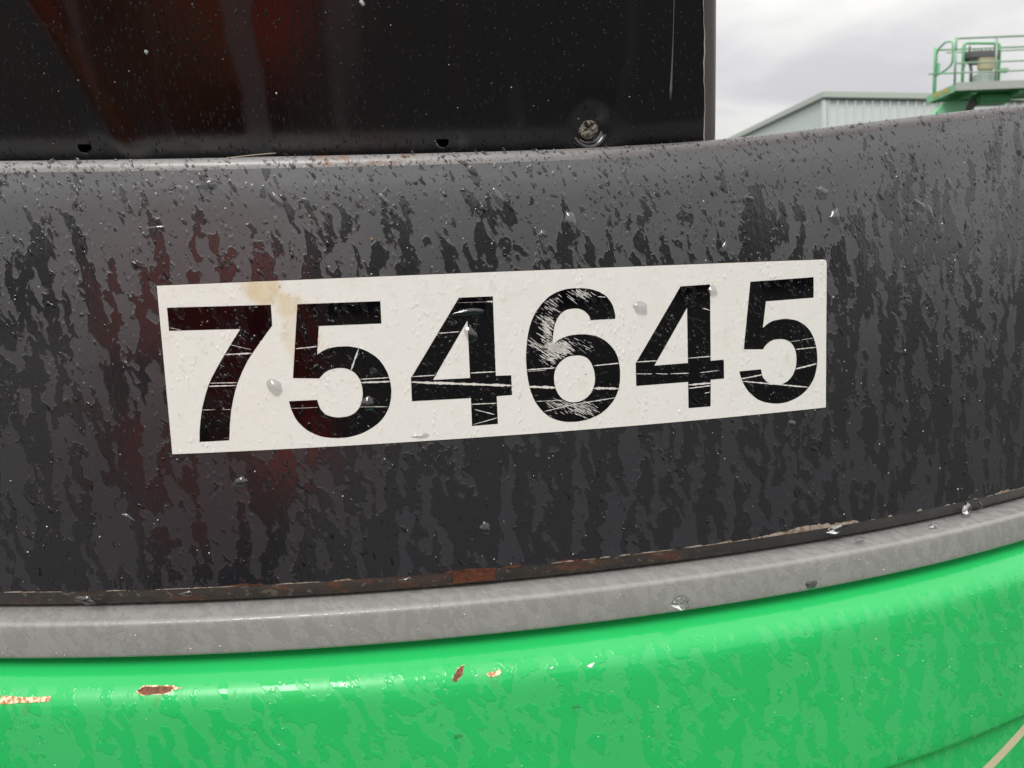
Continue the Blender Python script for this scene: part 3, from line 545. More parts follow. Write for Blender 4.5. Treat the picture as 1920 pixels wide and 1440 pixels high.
for sg in SCRATCHES:
    link('scratch', scratch_mesh([sg], 'scratch', .00052), M['scratch'], decal)
# hatching scuffed across the six: many fine parallel scratches
Sz = lambda x, y: (87.67 + (x - 550) * .06879 - (y - 700) * .00203, -44.12 - (y - 700) * .06688 - (x - 550) * .00385)
hat = []
def hatch(cx, cy, rx, ry, n, ang=(26, 40), ln=(14, 120), wd=(.10, .42)):
    for _ in range(n):
        a = math.radians(random.uniform(*ang)); x = random.gauss(cx, rx); y = random.gauss(cy, ry); L = random.uniform(*ln) * random.random() ** .5
        p = Sz(x - math.cos(a) * L / 2, y - math.sin(a) * L / 2); q = Sz(x + math.cos(a) * L / 2, y + math.sin(a) * L / 2)
        if inside6(p) and inside6(q): hat.append((*p, *q, random.uniform(*wd)))
def pip(p, poly):
    c = False; n = len(poly); j = n - 1
    for i in range(n):
        (xi, yi), (xj, yj) = poly[i], poly[j]
        if (yi > p[1]) != (yj > p[1]) and p[0] < (xj - xi) * (p[1] - yi) / (yj - yi) + xi: c = not c
        j = i
    return c
def inside6(p): return pip(p, DIGITS['6'][0]) and not pip(p, DIGITS['6'][1])
hatch(340, 190, 50, 30, 40); hatch(300, 280, 60, 40, 26); hatch(290, 370, 70, 25, 26); hatch(330, 470, 26, 50, 110, wd=(.2, .7)); hatch(390, 610, 42, 34, 200, wd=(.25, .8), ln=(20, 90))
hatch(440, 640, 50, 36, 90, wd=(.2, .7)); hatch(200, 620, 60, 22, 26, ln=(60, 200)); hatch(350, 720, 50, 30, 60, ln=(40, 150), wd=(.12, .6)); hatch(630, 150, 50, 18, 34, wd=(.15, .6)); hatch(480, 170, 60, 30, 14, ln=(60, 170))
hatch(540, 1145, 90, 16, 60, ang=(15, 40)); hatch(620, 1195, 80, 28, 90, wd=(.12, .45)); hatch(400, 1190, 60, 34, 16, ang=(20, 38)); hatch(520, 590, 60, 30, 24); hatch(660, 660, 50, 20, 8)
tag(link('scuff_marks', scratch_mesh(hat, 'scuff_marks', .00050), M['scratch'], decal), 'fine slanting scuffs across the digit six', kind='stuff')
# fine random scratches over all the ink
fs = []
for k, loops in DIGITS.items():
    xs = [p[0] for p in loops[0]]; ys = [p[1] for p in loops[0]]
    for _ in range(10):
        x, y = random.uniform(min(xs), max(xs)), random.uniform(min(ys), max(ys)); a = math.radians(random.gauss(-4, 28)); L = random.uniform(.4, 3.5)
        q = (x + L * math.cos(a), y + L * math.sin(a))
        if pip((x, y), loops[0]) and pip(q, loops[0]) and not any(pip(q, l) or pip((x, y), l) for l in loops[1:]): fs.append((x, y, *q, random.uniform(.06, .16)))
tag(link('hairline_scratches', scratch_mesh(fs, 'hairline_scratches', .00049), M['scratch'], decal), 'hairline scratches scattered over the black digits', kind='stuff')

# ------------------------------------------------------------------ wear on the edges
def jag(pts, amp=.35, n=5):
    out = []
    for i, p in enumerate(pts):
        q = pts[(i + 1) % len(pts)]
        for k in range(n):
            t = k / n; out.append([p[0] + (q[0] - p[0]) * t + random.gauss(0, amp) * (k > 0), p[1] + (q[1] - p[1]) * t + random.gauss(0, amp * .5) * (k > 0)])
    return out
goff = lambda s, z: np.array([gsm(a, b) for a, b in zip(np.atleast_1d(s), np.atleast_1d(z))])
def grow(pts, d):
    cx = sum(p[0] for p in pts) / len(pts); cy = sum(p[1] for p in pts) / len(pts)
    return [[p[0] + d * (1 if p[0] > cx else -1), p[1] + d * (1 if p[1] > cy else -1)] for p in pts]
RUST = [([[-176, -226.6], [-173.2, -225.3], [-160, -225.2], [-155.2, -225.7], [-156.0, -227.0], [-159.7, -228.0], [-171.9, -228.3]], .9, 'rust'),
        ([[-256, -227.9], [-240, -228.6], [-225.3, -228.3], [-226.9, -230.6], [-256.0, -231.9]], .9, 'rim'),
        ([[4.9, -231.0], [8.2, -226.0], [12.6, -224.6], [10.2, -229.1], [7, -231.4]], .3, 'rust'),
        ([[24.7, -228.9], [34.3, -227.7], [33.0, -230.0], [29.7, -231.1], [26, -230.6]], .3, 'rim'),
        ([[84.9, -231.0], [89.9, -229.7], [88.5, -232.0], [86, -232.2]], .0, 'primer'), ([[-155.6, -225.5], [-149.3, -225.9], [-154, -226.8]], .3, 'rim'), ([[-60, -228], [-56, -227.6], [-57.5, -229]], 0, 'primer'), ([[18.5, -229.4], [20.5, -228.9], [19.2, -229.8]], 0, 'primer'), ([[62, -229.9], [65, -229.2], [64, -230.4]], 0, 'primer')]
for pts, rim, kind in RUST:
    j = jag(pts, .28)
    base = poly_on('paint_chip' if kind != 'rust' else 'rust_spot', [j], lambda s, z: goff(s, z) + (.00035 if rim else .0002), M[{'rust': 'rust', 'rim': 'rim', 'primer': 'speck'}[kind]], green, step=.004)
    if rim and kind == 'rust': poly_on('chipped_rim', [jag(grow(pts, rim * .55), .3)], lambda s, z: goff(s, z) + .0002, M['rim'], green, step=.004)
g = N('thin rust stain'); uv = g.uv(); _a = g.noise(g.map(uv, (1, .25, 1)), 260, 3)
_p = g.bsdf(col=(.30, .20, .04), rough=.3); _t = g.n('ShaderNodeBsdfTransparent'); _m = g.n('ShaderNodeMixShader'); g.set(_m.inputs[0], g.step(_a, .42, .75, 0, .28)); g.set(_m.inputs[1], _t.outputs[0]); g.set(_m.inputs[2], _p)
M['stain'] = g.done(_m.outputs[0])
for pts in ([[-171, -228.0], [-160, -228.0], [-161, -231], [-163.5, -235], [-166.5, -233], [-169.5, -231]], [[26, -230.8], [32, -230.8], [31, -236], [28, -237]], [[-250, -231.5], [-236, -231], [-238, -236], [-242, -239], [-247, -235]]):
    poly_on('rust_stain', [jag(pts, .3)], lambda s, z: goff(s, z) + .0006, M['stain'], green, step=.004)
# pale chips along the lower edge of the plate
CH = [(-262, -225, .5), (-198, -186, .8), (-168, -120, .35), (-96, -70, .4), (-62, -52, .5), (70, 84, .9), (90, 98, .8), (101, 108, .8), (114, 121, .7), (124, 150, .9), (158, 205, .8), (206, 292, 1.3), (302, 306, .8), (318, 322, 1.2), (345, 350, 1.2), (372, 378, .8), (381, 384, .8), (403, 408, .9), (418, 426, 1.1), (428, 475, .8), (478, 520, .6)]
for a, b, h in CH:
    n = max(3, int((b - a) / 1.6)); top_, w_ = [], h * .4
    for k in range(n + 1):
        w_ = min(1.5 * h, max(.08, w_ + random.gauss(0, .17 * h)))
        if random.random() < .06: w_ = .06
        top_.append([a + (b - a) * k / n, -172.2 + 1.5 * w_ * (.3 + .9 * math.sin(math.pi * min(1, max(0, k / n))) ** .3)])
    poly_on('paint_chip', [top_ + [[b, -172.5], [a, -172.5]]], .00012, M['primer'], lip, step=.005)
for (a, b) in ((4, 36), (40, 52), (-128, -104), (72, 88)):      # raw rust bared along the edge
    p = jag([[a, -171.8], [(a + b) / 2, -170.9], [b, -171.7], [b, -172.6], [a, -172.6]], .25, 6)
    poly_on('rust_streak', [p], .00010, M['rust_dark'], lip, step=.005)
# big bare patch on the bevel
V = [];U=[]
for s_ in np.linspace(.0085, .0345, 10):
    for z_, o_ in ((-.1725, -.0001), (-.1745, -.0012), (-.1780, -.0031), (-.1812, -.0049)): V.append(S(s_ + .0006 * math.sin(z_ * 2500), z_, o_ + .0004)); U.append((s_, z_))
link('rust_patch', mesh('rust_patch', V, [(i * 4 + j + 1, i * 4 + j, i * 4 + j + 4, i * 4 + j + 5) for i in range(9) for j in range(3)], True, U), M['rust'], lip)
# cream stripe at the lower right corner of the green body
st = []
for i in range(16):
    t = i / 15; st.append((.405 + .075 * t, -.3830 + .031 * t + .004 * t * t))
V, U = [], []
for i, (a, b) in enumerate(st):
    for w in (-.0042, .0042):
        V.append(S(a - w * .45, b + w, gsm(a, b + w) + .0004)); U.append((a, b + w))
link('pinstripe', mesh('pinstripe', V, [(2 * i, 2 * i + 1, 2 * i + 3, 2 * i + 2) for i in range(15)], True, U), M['cream'], green)
# a dry straw caught behind the top edge
so = ribbon('straw', [(-.121 + .040 * t, smooth_top(-.121 + .04 * t) + .0003 + .0042 * t - .001 * t * t) for t in np.linspace(0, 1, 12)], .00028, M['straw'], None, lambda s, z: -.0180)
tag(so, 'thin dry straw sticking up along the rolled top edge of the black plate', 'straw')

# ------------------------------------------------------------------ rain on the surfaces
def dome(V, F, s0, z0, L, W, ang, offf, h, seg=10, seed=0, irr=.22, rings=(1.0, .86, .62, .32), tail=.25):
    """lens of water: irregular outline, fuller at its lower end"""
    b = len(V); ca, sa = math.cos(ang), math.sin(ang)
    base = offf(s0, z0)
    for q in rings:
        for k in range(seg):
            t = 2 * math.pi * k / seg
            r = 1 + irr * noise.noise(Vector((math.cos(t) * 1.3 + seed, math.sin(t) * 1.3, seed * .37)))
            x, y = math.cos(t) * L * .5 * r * q, math.sin(t) * W * .5 * r * q * (1 + tail * math.cos(t))
            s, z = s0 + x * ca - y * sa, z0 + x * sa + y * ca
            hh = h * (1 - q * q) ** .85 * (1 + .35 * q * math.cos(t))
            V.append((s, z, base + hh - (.00006 if q == 1 else 0)))
    V.append((s0, z0, base + h))
    for i in range(len(rings) - 1):
        for k in range(seg): F.append((b + i * seg + k, b + i * seg + (k + 1) % seg, b + (i + 1) * seg + (k + 1) % seg, b + (i + 1) * seg + k))
    n = b + (len(rings) - 1) * seg
    for k in range(seg): F.append((n + k, n + (k + 1) % seg, b + len(rings) * seg))
    return b
def water_object(name, V, F, mat, parent=None, **tg):
    V = np.array(V); W = S(V[:, 0], V[:, 1], V[:, 2])
    return tag(link(name, mesh(name, W, F), mat, parent), **tg)
flat0 = lambda s, z: 0.0
def band_surf(s, z):
    t = smooth_top(s); q = t - z
    if q < .0065: q = max(q, .0004); return -.0077 + math.sqrt(max(0, .0065 ** 2 - (.0065 - q) ** 2))
    if q < .019: return -.0012 + .0012 * (q - .0065) / .0125
    if z < LIP_Z: return -.001 - (LIP_Z - z) * .5
    return 0.0
def on_decal(s, z): return -.1495 < s < .262 and -.0903 < z < .0065
def surf_any(s, z): return .00045 if on_decal(s, z) else band_surf(s, z)
def lean(): return math.radians(random.gauss(-58, 16))
V, F, V2, F2 = [], [], [], []
for i in range(9500):
    s = random.uniform(-.30, .56); t = smooth_top(s)
    u = random.random() ** 1.55; z = t - .001 - u * (t - LIP_Z)
    dn = noise.noise(Vector((s * 38, z * 30, 5)))
    if random.random() > .55 + 1.2 * dn + (.35 if u < .3 else 0): continue
    if min(abs(s + .1495), abs(s - .262)) < .002 and -.092 < z < .008: continue
    if min(abs(z - .0065), abs(z + .0903)) < .002 and -.15 < s < .263: continue
    W_ = random.lognormvariate(math.log(.00088), .46); L_ = W_ * random.choice([1.0, 1.2, 1.5, 2, 2.6, 3.4])
    if i % 8 == 0: W_ *= 1.75; L_ *= 1.5
    if L_ > .0085: continue
    a = lean() if L_ / W_ > 1.3 else random.uniform(-3, 3)
    if on_decal(s, z): a = lean(); W_ *= 1.05
    dome(*((V2, F2) if on_decal(s, z) else (V, F)), s, z, L_, W_, a, surf_any, W_ * random.uniform(.16, .26), 8, i * .73, .5, (1, .8, .45))
water_object('rain_droplets', V, F, M['bead_dark'], label='small leaning raindrops covering the black plate', cat='raindrops', kind='stuff')
water_object('rain_droplets', V2, F2, M['bead'], label='small clear raindrops on the white number decal', cat='raindrops', kind='stuff')
V, F = [], []
for i in range(1300):
    s = random.uniform(-.30, .50); z = random.uniform(-.345, -.236) if random.random() < .9 else random.uniform(-.40, -.355)
    if random.random() > .5 + noise.noise(Vector((s * 25, z * 25, 9))) * 1.3: continue
    W_ = random.lognormvariate(math.log(.0011), .45); L_ = W_ * random.choice([1.1, 1.5, 2.2, 3])
    if L_ > .010: continue
    dome(V, F, s, z, L_, W_, lean(), gsm, W_ * .14, 8, i * .41, .5, (1, .8, .45))
for i in range(330):
    s = random.uniform(-.30, .50); z = random.uniform(-.2075, -.1925); W_ = random.lognormvariate(math.log(.0007), .3)
    dome(V, F, s, z, W_ * random.uniform(1, 3), W_, lean(), lambda s, z: .0109, W_ * .22, 8, i * .3, .4, (1, .8, .45))
water_object('rain_droplets', V, F, M['bead'], label='small raindrops on the green body and on the grey rim', cat='raindrops', kind='stuff')
V, F = [], []
for i in range(900):
    s = random.uniform(-.27, .172); z = random.uniform(.08, .20)
    if random.random() > .6 + noise.noise(Vector((s * 25, z * 16, 2))) * 1.5: continue
    W_ = random.lognormvariate(math.log(.00048), .35); L_ = W_ * random.choice([1, 2, 3, 4.5])
    dome(V, F, s, z, L_, W_, math.radians(random.gauss(-66, 12)), pf, W_ * .25, 7, i * .3, .4, (1, .75, .4))
water_object('rain_droplets', V, F, M['bead'], label='fine raindrops on the gloss black cover panel', cat='raindrops', kind='stuff')
# solid white beads standing in for glints on minute drops
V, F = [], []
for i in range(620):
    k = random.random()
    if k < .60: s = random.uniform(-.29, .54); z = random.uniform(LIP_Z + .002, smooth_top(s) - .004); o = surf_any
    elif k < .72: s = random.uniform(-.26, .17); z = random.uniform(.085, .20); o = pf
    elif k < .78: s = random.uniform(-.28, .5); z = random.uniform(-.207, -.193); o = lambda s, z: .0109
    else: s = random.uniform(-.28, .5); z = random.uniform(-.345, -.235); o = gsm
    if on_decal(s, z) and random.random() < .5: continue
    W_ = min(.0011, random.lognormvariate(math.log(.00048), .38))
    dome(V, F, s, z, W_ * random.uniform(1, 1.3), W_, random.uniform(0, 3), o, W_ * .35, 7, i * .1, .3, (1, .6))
water_object('white_glints', V, F, M['speck'], label='tiny white specks painted as glints over the wet paint', cat='grit', kind='stuff')  # no real grit, only the painted glints

for (s_, z_, L_, W_) in ((-.0245, .1560, .0042, .0026), (-.147, .1360, .0030, .0022)):
    V, F = [], []; dome(V, F, s_, z_, L_, W_, -1.0, pf, .0008, 12, s_ * 50, .7, (1, .8, .4)); V = np.array(V)
    link('pale_fleck', mesh('pale_fleck', S(V[:, 0], V[:, 1], V[:, 2]), F), plain('pale fleck', (.42, .45, .46), .4), pan)
for (s_, z_, W_) in ((-.0610, .0420, .0020), (-.0270, .0280, .0015), (.0950, -.0560, .0008)):
    V, F = [], []; dome(V, F, s_, z_, W_, W_, 0, surf_any, .0005, 12, s_ * 50, .8, (1, .8, .4)); V = np.array(V)
    link('rust_fleck', mesh('rust_fleck', S(V[:, 0], V[:, 1], V[:, 2]), F), plain('rust fleck', (.34, .20, .10), .6), band)

# the large drops, each one its own object
def big(s, z, L, W, ang, label, surf=surf_any, h=None, irr=.34, mat='bead_big', tail=.25):
    V, F = [], []; s /= 1000; z /= 1000; L /= 1000; W /= 1000
    dome(V, F, s, z, L, W, math.radians(ang), surf, h / 1000 if h else min(L, W) * .28, 28, s * 977 + z * 331, irr, (1, .93, .8, .6, .36, .15), tail)
    # closed underside a hair inside the paint
    F.append(tuple(range(27, -1, -1)))
    o = water_object('water_drop', V, F, M[mat], label=label, cat='water drop', group='large single water drops')
    return o
D_ = [(-116, 61.5, 12, 7, 5, 'wide flat drop just under the top edge, above the stained corner of the decal'),
 (88.6, 34.7, 11, 8, -75, 'blocky drop straight above the digit six'),
 (46.4, 49.4, 11, 5, -60, 'long drop above and left of the digit six, near the top edge'),
 (257.2, 49.8, 10, 7, -35, 'pointed drop above the right end of the decal, upper of a close pair'),
 (267.8, 34.7, 10, 7.5, -100, 'square drop above the right corner of the decal, lower of a close pair'),
 (339, 41.5, 12, 6, -35, 'three cornered drop right of the decal, left of a slim leaning drop'),
 (349, 35.5, 12, 5, -72, 'slim leaning drop right of the decal beside a three cornered drop'),
 (204.4, 46.2, 7, 4, -30, 'small bright drop above the second digit four'),
 (187, 15.5, 9, 4.5, -100, 'narrow upright drop just over the decal rim above the second four'),
 (70.7, 27.5, 7, 5, 20, 'round drop a little above the decal rim left of the six'),
 (-78, 51.5, 9, 4, -60, 'leaning drop high above the first digit five'),
 (-147.4, 38.5, 11, 2.6, 2, 'thin level drop above the left corner of the decal'),
 (-18.9, 49.6, 9, 3.6, -55, 'leaning drop above the first digit four'),
 (25.5, -15.5, 17, 4, 2, 'long drop bridging the top of the first digit four'),
 (26.5, -28.5, 9, 6.5, -60, 'round drop inside the first digit four'),
 (130.5, -17.7, 9, 7.5, -20, 'fat clear drop on white vinyl between the six and the second four'),
 (178.4, -9.4, 6.5, 6.5, -80, 'round drop on white vinyl right of the second four'),
 (-35.2, -66.2, 9, 7, -100, 'grey drop at the lower right of the first digit five'),
 (-88, -53.6, 10, 8, -40, 'broad drop on white vinyl between the seven and the five'),
 (-112.3, -109.3, 9, 6, 10, 'dark drop below the digit seven under the decal'),
 (-180, -127.5, 9, 3, -35, 'pale leaning drop low on the plate near its left end'),
 (236.4, -98.4, 7, 5, -40, 'small bright drop just below the right end of the decal'),
 (366.6, 55.5, 9, 3.4, -60, 'leaning drop high on the plate toward its right end'),
 (-6, -87, 11, 2.6, 2, 'flat white drop on the lower rim of the decal under the first four'),
 (30, -146.5, 8, 7, -90, 'hanging drop low in the middle of the plate')]
for s, z, L, W, a, lb in D_: big(s, z, L * 1.05, W * 1.05, a, lb)
def lip_surf(s, z): return 0.0008
big(397.9, -178.5, 9.5, 9, -90, 'fat round drop hanging on the lower edge of the plate at far right', lambda s, z: -.001, 3.6, .2, mat='water')
big(270.2, -174.6, 15, 5.5, 3, 'wide drop hanging on the lower edge of the plate below the last digit five', lip_surf, 1.8, .3, mat='water')
big(-19.7, -174.3, 9, 3.2, 3, 'pale flat drop on the rusty lower edge left of the bare rust patch', lip_surf, 1.3, .25)
big(-211.3, -177.2, 12, 5.5, -10, 'large ragged drop on the lower edge of the plate at far left', lip_surf, 1.8, .5)
big(357.5, -184.0, 9, 3.2, 6, 'dark drop caught in the gap between plate and grey rim', lambda s, z: .003, 2.4, .2, mat='water')
big(412.7, -178, 6, 4, -70, 'small drop right of the fat one on the lower edge', lambda s, z: -.001, 1.4, .2)
big(-149.7, -175.2, 9, 3, 4, 'pale flat drop on the rusty lower edge below the digit seven', lip_surf, 1.1, .3)
big(149.5, -203.5, 12, 9.5, -14, 'large drop hanging from the grey rim below the second digit four', lambda s, z: .0107, 3.0, .3, mat='water')
big(243.9, -205.5, 9, 7, -10, 'faint drop on the grey rim below the last digit five', lambda s, z: .0107, 1.6, .3)
big(289, -183.5, 8, 4, 0, 'drop bulging over the upper corner of the grey rim at right', lambda s, z: .004, 2.2, .3)
for s, z, L, W, lb in ((249.9, -271.6, 8, 3.6, 'bright drop running down the green body below the last digit five'), (293.3, -256.1, 6, 4, 'round drop under the green ridge at right'),
    (236.2, -296.9, 9, 3.6, 'leaning drop on the green body low beneath a bright one'), (309.8, -337.4, 8, 4, 'drop stopped above the lower crease of the green body'),
    (360.1, -334, 8, 3.2, 'narrow drop just above the crease toward the right'), (438.1, -343, 8, 4, 'drop on the crease at the right edge of the picture'),
    (77.3, -257.3, 8, 7, 'broad faint drop on the middle of the green body'), (6.8, -266.9, 9, 6, 'wide faint drop on the green body left of the middle'), (127.4, -281.0, 9, 5, 'faint drop on the green body below the large rim drop')):
    big(s, z, L, W, -84, lb, gsm, None, .25, 'bead')
# ------------------------------------------------------------------ the yard and what stands in it
def box(name, c, d, mat, parent=None, rz=0.0, bevel=0.0, smooth=False):
    bm = bmesh.new(); bmesh.ops.create_cube(bm, size=1)
    for v in bm.verts: v.co = Vector((v.co.x * d[0], v.co.y * d[1], v.co.z * d[2]))
    if bevel: bmesh.ops.bevel(bm, geom=bm.edges[:], offset=bevel, segments=2, affect='EDGES')
    R = Matrix.Rotation(rz, 3, 'Z')
    for v in bm.verts: v.co = R @ v.co + Vector(c)
    me = bpy.data.meshes.new(name); bm.to_mesh(me); bm.free()
    return link(name, me, mat, parent)
def tube(name, pts, r, mat, parent=None, seg=8, rnd=0.0):
    """pipe through points; rnd rounds the corners"""
    P = [Vector(p) for p in pts]
    if rnd:
        Q = [P[0]]
        for i in range(1, len(P) - 1):
            a = (P[i - 1] - P[i]); b = (P[i + 1] - P[i]); k = min(rnd, a.length * .45, b.length * .45)
            A = P[i] + a.normalized() * k; B = P[i] + b.normalized() * k
            for t in (0, .25, .5, .75, 1): Q.append((1 - t) ** 2 * A + 2 * t * (1 - t) * P[i] + t * t * B)
        Q.append(P[-1]); P = Q
    V, F = [], []; up = Vector((.13, .21, .97))
    for i, p in enumerate(P):
        d = (P[min(i + 1, len(P) - 1)] - P[max(i - 1, 0)]).normalized()
        x = d.cross(up).normalized() if abs(d.dot(up)) < .95 else d.cross(Vector((1, 0, 0))).normalized(); y = d.cross(x)
        for k in range(seg):
            t = 2 * math.pi * k / seg; V.append(p + (x * math.cos(t) + y * math.sin(t)) * r)
    for i in range(len(P) - 1):
        for k in range(seg): F.append((i * seg + k, i * seg + (k + 1) % seg, (i + 1) * seg + (k + 1) % seg, (i + 1) * seg + k))
    F.append(tuple(range(seg))[::-1]); F.append(tuple((len(P) - 1) * seg + k for k in range(seg)))
    return link(name, mesh(name, V, F), mat, parent)
def m_ground():
    g = N('wet gravel yard'); o = g.obj()
    a = g.noise(o, 1.2, 5, .6); b = g.noise(o, 40, 4, .7)
    c = g.mixc(b, (.030, .029, .027), (.095, .090, .083)); c = g.mixc(g.step(a, .45, .7, 0, .6), c, (.045, .044, .042))
    return g.done(g.bsdf(col=c, rough=g.mixf(g.step(a, .58, .7), .8, .45), nrm=g.bump(b, .04, .9)))
bm = bmesh.new(); bmesh.ops.create_grid(bm, x_segments=4, y_segments=4, size=600); me = bpy.data.meshes.new('ground'); bm.to_mesh(me); bm.free()
tag(link('ground', me, m_ground()), kind='structure')

# warehouse: corner at C, long ribbed wall to the right, plain gable end to the left
def m_clad(name, a, b):
    g = N(name); o = g.obj(); n = g.noise(g.map(o, (1, 1, .15)), 1.2, 4, .6)
    return g.done(g.bsdf(col=g.mixc(n, a, b), rough=.5, spec=.3))
Cx, Cy = 12.78, 31.55; H = 8.5
wd = Vector((9.25, 2.04, 0)).normalized(); gd = Vector((-.99, 9.41, 0)).normalized()      # along the long wall, along the gable
ware = tag(empty('warehouse', (Cx, Cy, 0)), 'pale green metal warehouse with ribbed long wall and plain end wall', 'warehouse')
cw = m_clad('pale green cladding', (.60, .66, .635), (.66, .71, .685)); cg = m_clad('end cladding', (.55, .63, .61), (.60, .67, .65)); ct = plain('pale roof trim', (.46, .52, .46), .5)
def panel_mesh():
    """one cladding panel .40 m wide with a raised rib at its seam"""
    w = .40; pr = [(0, 0), (.02, -.09), (.06, -.09), (.08, 0), (w * .5, .012), (w, 0)]
    V = []; 
    for u, d in pr: V += [wd * u + Vector((wd.y, -wd.x, 0)) * -d * -1 * -1 for _ in (0,)]
    B = [wd * u + Vector((wd.y, -wd.x, 0)) * (-d) for u, d in pr]
    V = [Vector((b.x, b.y, 0)) for b in B] + [Vector((b.x, b.y, H - .30)) for b in B]; n = len(B)
    return mesh('wall_panel', V, [(i, i + 1, n + i + 1, n + i) for i in range(n - 1)], False)
pmsh = panel_mesh(); pmsh.materials.append(cw)
for i in range(72):
    o = bpy.data.objects.new('wall_panel', pmsh); COL.objects.link(o); o.parent = ware; o.location = wd * (.12 + i * .40)
# end wall: pentagon with a low ridge
def P3(u, v, z): q = Vector((Cx, Cy, 0)) + wd * u + gd * v; return Vector((q.x, q.y, z))
link('end_wall', mesh('end_wall', [P3(.03, .02, 0), P3(.03, 24, 0), P3(.03, 24, H - .06), P3(.03, .02, H - .06)], [(0, 1, 2, 3)], False), cg, ware)
link('roof', mesh('roof', [P3(-.05, -.06, H - .02), P3(29, -.06, H - .02), P3(29, 12, H - .0), P3(-.05, 12, H - .0), P3(-.05, 24, H - .02), P3(29, 24, H - .02)], [(0, 1, 2, 3), (3, 2, 5, 4)], False), plain('roof sheet', (.5, .53, .5), .5), ware)
a_ = math.atan2(wd.y, wd.x)
c = P3(14.5, -.09, H - .13); box('eave_gutter', c, (29.3, .20, .24), ct, ware, rz=a_, bevel=.02)
c = P3(-.06, 12, H - .12); box('end_trim', c, (.16, 24.1, .24), ct, ware, rz=math.atan2(gd.y, gd.x) - math.pi / 2, bevel=.02)
c = P3(-.005, -.02, H / 2 - .15); box('corner_trim', c, (.16, .12, H - .3), m_clad('corner cladding', (.60, .68, .64), (.64, .71, .67)), ware, rz=a_)

# the rest of the near machine, out of the frame: deck, hood top, underside, chassis and wheels
cc = NV * (D0 + RC); darkm = plain('black machine steel', (.02, .02, .02), .5); gch = plain('green chassis paint', (.025, .45, .09), .45)
def disc_at(name, z, r, mat, dz=.02):
    n = 64; a = [2 * math.pi * k / n for k in range(n)]
    V = [(cc[0] + r * math.cos(t), cc[1] + r * math.sin(t), z + EYE) for t in a] + [(cc[0] + r * math.cos(t), cc[1] + r * math.sin(t), z - dz + EYE) for t in a]
    return link(name, mesh(name, V, [tuple(range(n)), tuple(range(2 * n - 1, n - 1, -1))] + [(k, (k + 1) % n, n + (k + 1) % n, n + k) for k in range(n)], False), mat, lift)
disc_at('deck', .0, 1.265, darkm); disc_at('underside', -.60, 1.325, gch, .04)
hs = np.concatenate([np.linspace(-1.25, -.25, 24), [.0, .1, .178]]); hv = []
for a in hs: hv += [S(float(shift(a, .85)), .85, PO + float(plean(.85)) - .0002), S(a, .85, -.90)]
link('hood_top', mesh('hood_top', hv, [(2 * i, 2 * i + 1, 2 * i + 3, 2 * i + 2) for i in range(len(hs) - 1)], False), darkm, lift)
hv = [S(-1.25, z, o) for z, o in ((0, PO + float(plean(.0))), (.2, PO + float(plean(.2))), (.85, PO + float(plean(.85))), (.85, -.90), (0, -.90))]
link('hood_side', mesh('hood_side', hv, [(0, 1, 2, 3, 4)], False), darkm, lift)
box('chassis', (cc[0], cc[1] + .1, .66), (1.7, 3.2, .38), gch, lift, bevel=.05)
tube('turntable_bearing', [(cc[0], cc[1], .80), (cc[0], cc[1], .87)], .55, darkm, lift, seg=40)
for sx_ in (-1, 1):
    for sy_ in (-1, 1):
        w = tube('wheel', [(cc[0] + sx_ * .86, cc[1] + .1 + sy_ * 1.2, .42), (cc[0] + sx_ * 1.2, cc[1] + .1 + sy_ * 1.2, .42)], .42, darkm, lift, seg=32)
        tube('rim', [(cc[0] + sx_ * .90, cc[1] + .1 + sy_ * 1.2, .42), (cc[0] + sx_ * 1.205, cc[1] + .1 + sy_ * 1.2, .42)], .22, gch, w, seg=24)

# second boom lift further off: only its raised platform shows over the plate
lift2 = tag(empty('boom_lift', (8.6, 13.4, 0)), 'distant green boom lift with railed platform raised in front of the warehouse', 'boom lift')
G = plain('hazed green paint', (.22, .54, .30), .45); G2 = plain('pale green rail', (.33, .45, .34), .45); GD = plain('green underside', (.12, .44, .18), .5)  # far lift's paints paled, distance haze put into the colour
bsk = link('platform', mesh('platform', [(0, 0, 0)], []), None, lift2) if False else empty('platform', (0, 0, 0))
bsk.parent = lift2; bsk.location = (0, 0, 4.35)
X0, X1, YF, YB = 7.39, 9.84, 13.0, 13.8; ZF = 4.32; E_ = EYE
def up(o): return o
t = .0175
# floor tray
bx = box('platform_floor', ((X0 + X1) / 2, (YF + YB) / 2, ZF + .045), (X1 - X0, YB - YF, .05), GD, bsk)
def toe(name, a, b, z0, z1, mat):
    a, b = Vector(a), Vector(b); d = b - a; c = (a + b) / 2
    return box(name, (c.x, c.y, (z0 + z1) / 2), (d.length, .02, z1 - z0), mat, bsk, rz=math.atan2(d.y, d.x))
toe('toe_board', (X0, YF - .012, 0), (X1, YF - .012, 0), ZF, ZF + .125, plain('galvanised toe board', (.40, .43, .40), .45))
toe('toe_board', (X0 - .012, YF, 0), (X0 - .012, YB, 0), ZF - .02, ZF + .10, G)
toe('toe_board', (X0, YB + .012, 0), (X1, YB + .012, 0), ZF, ZF + .11, GD)
toe('toe_board', (X1 + .012, YF, 0), (X1 + .012, YB, 0), ZF, ZF + .11, G)
yl = plain('muted yellow label', (.50, .42, .10), .5)
for k in range(2): box('warning_label', (X0 - .026, YF + .22 + .26 * k, ZF + .055), (.006, .20, .07), yl, bsk)
for k in range(3): box('floor_beam', (X0 + .35 + k * .78, (YF + YB) / 2, ZF - .02), (.08, YB - YF - .1, .07), GD, bsk)
for x in (X0, X0 + .66, X0 + 1.16, X0 + 1.80, X1): tube('rail_post', [(x, YF, ZF + .10), (x, YF, ZF + .81 + .02)], t, G2 if x > X0 + .1 else G, bsk)
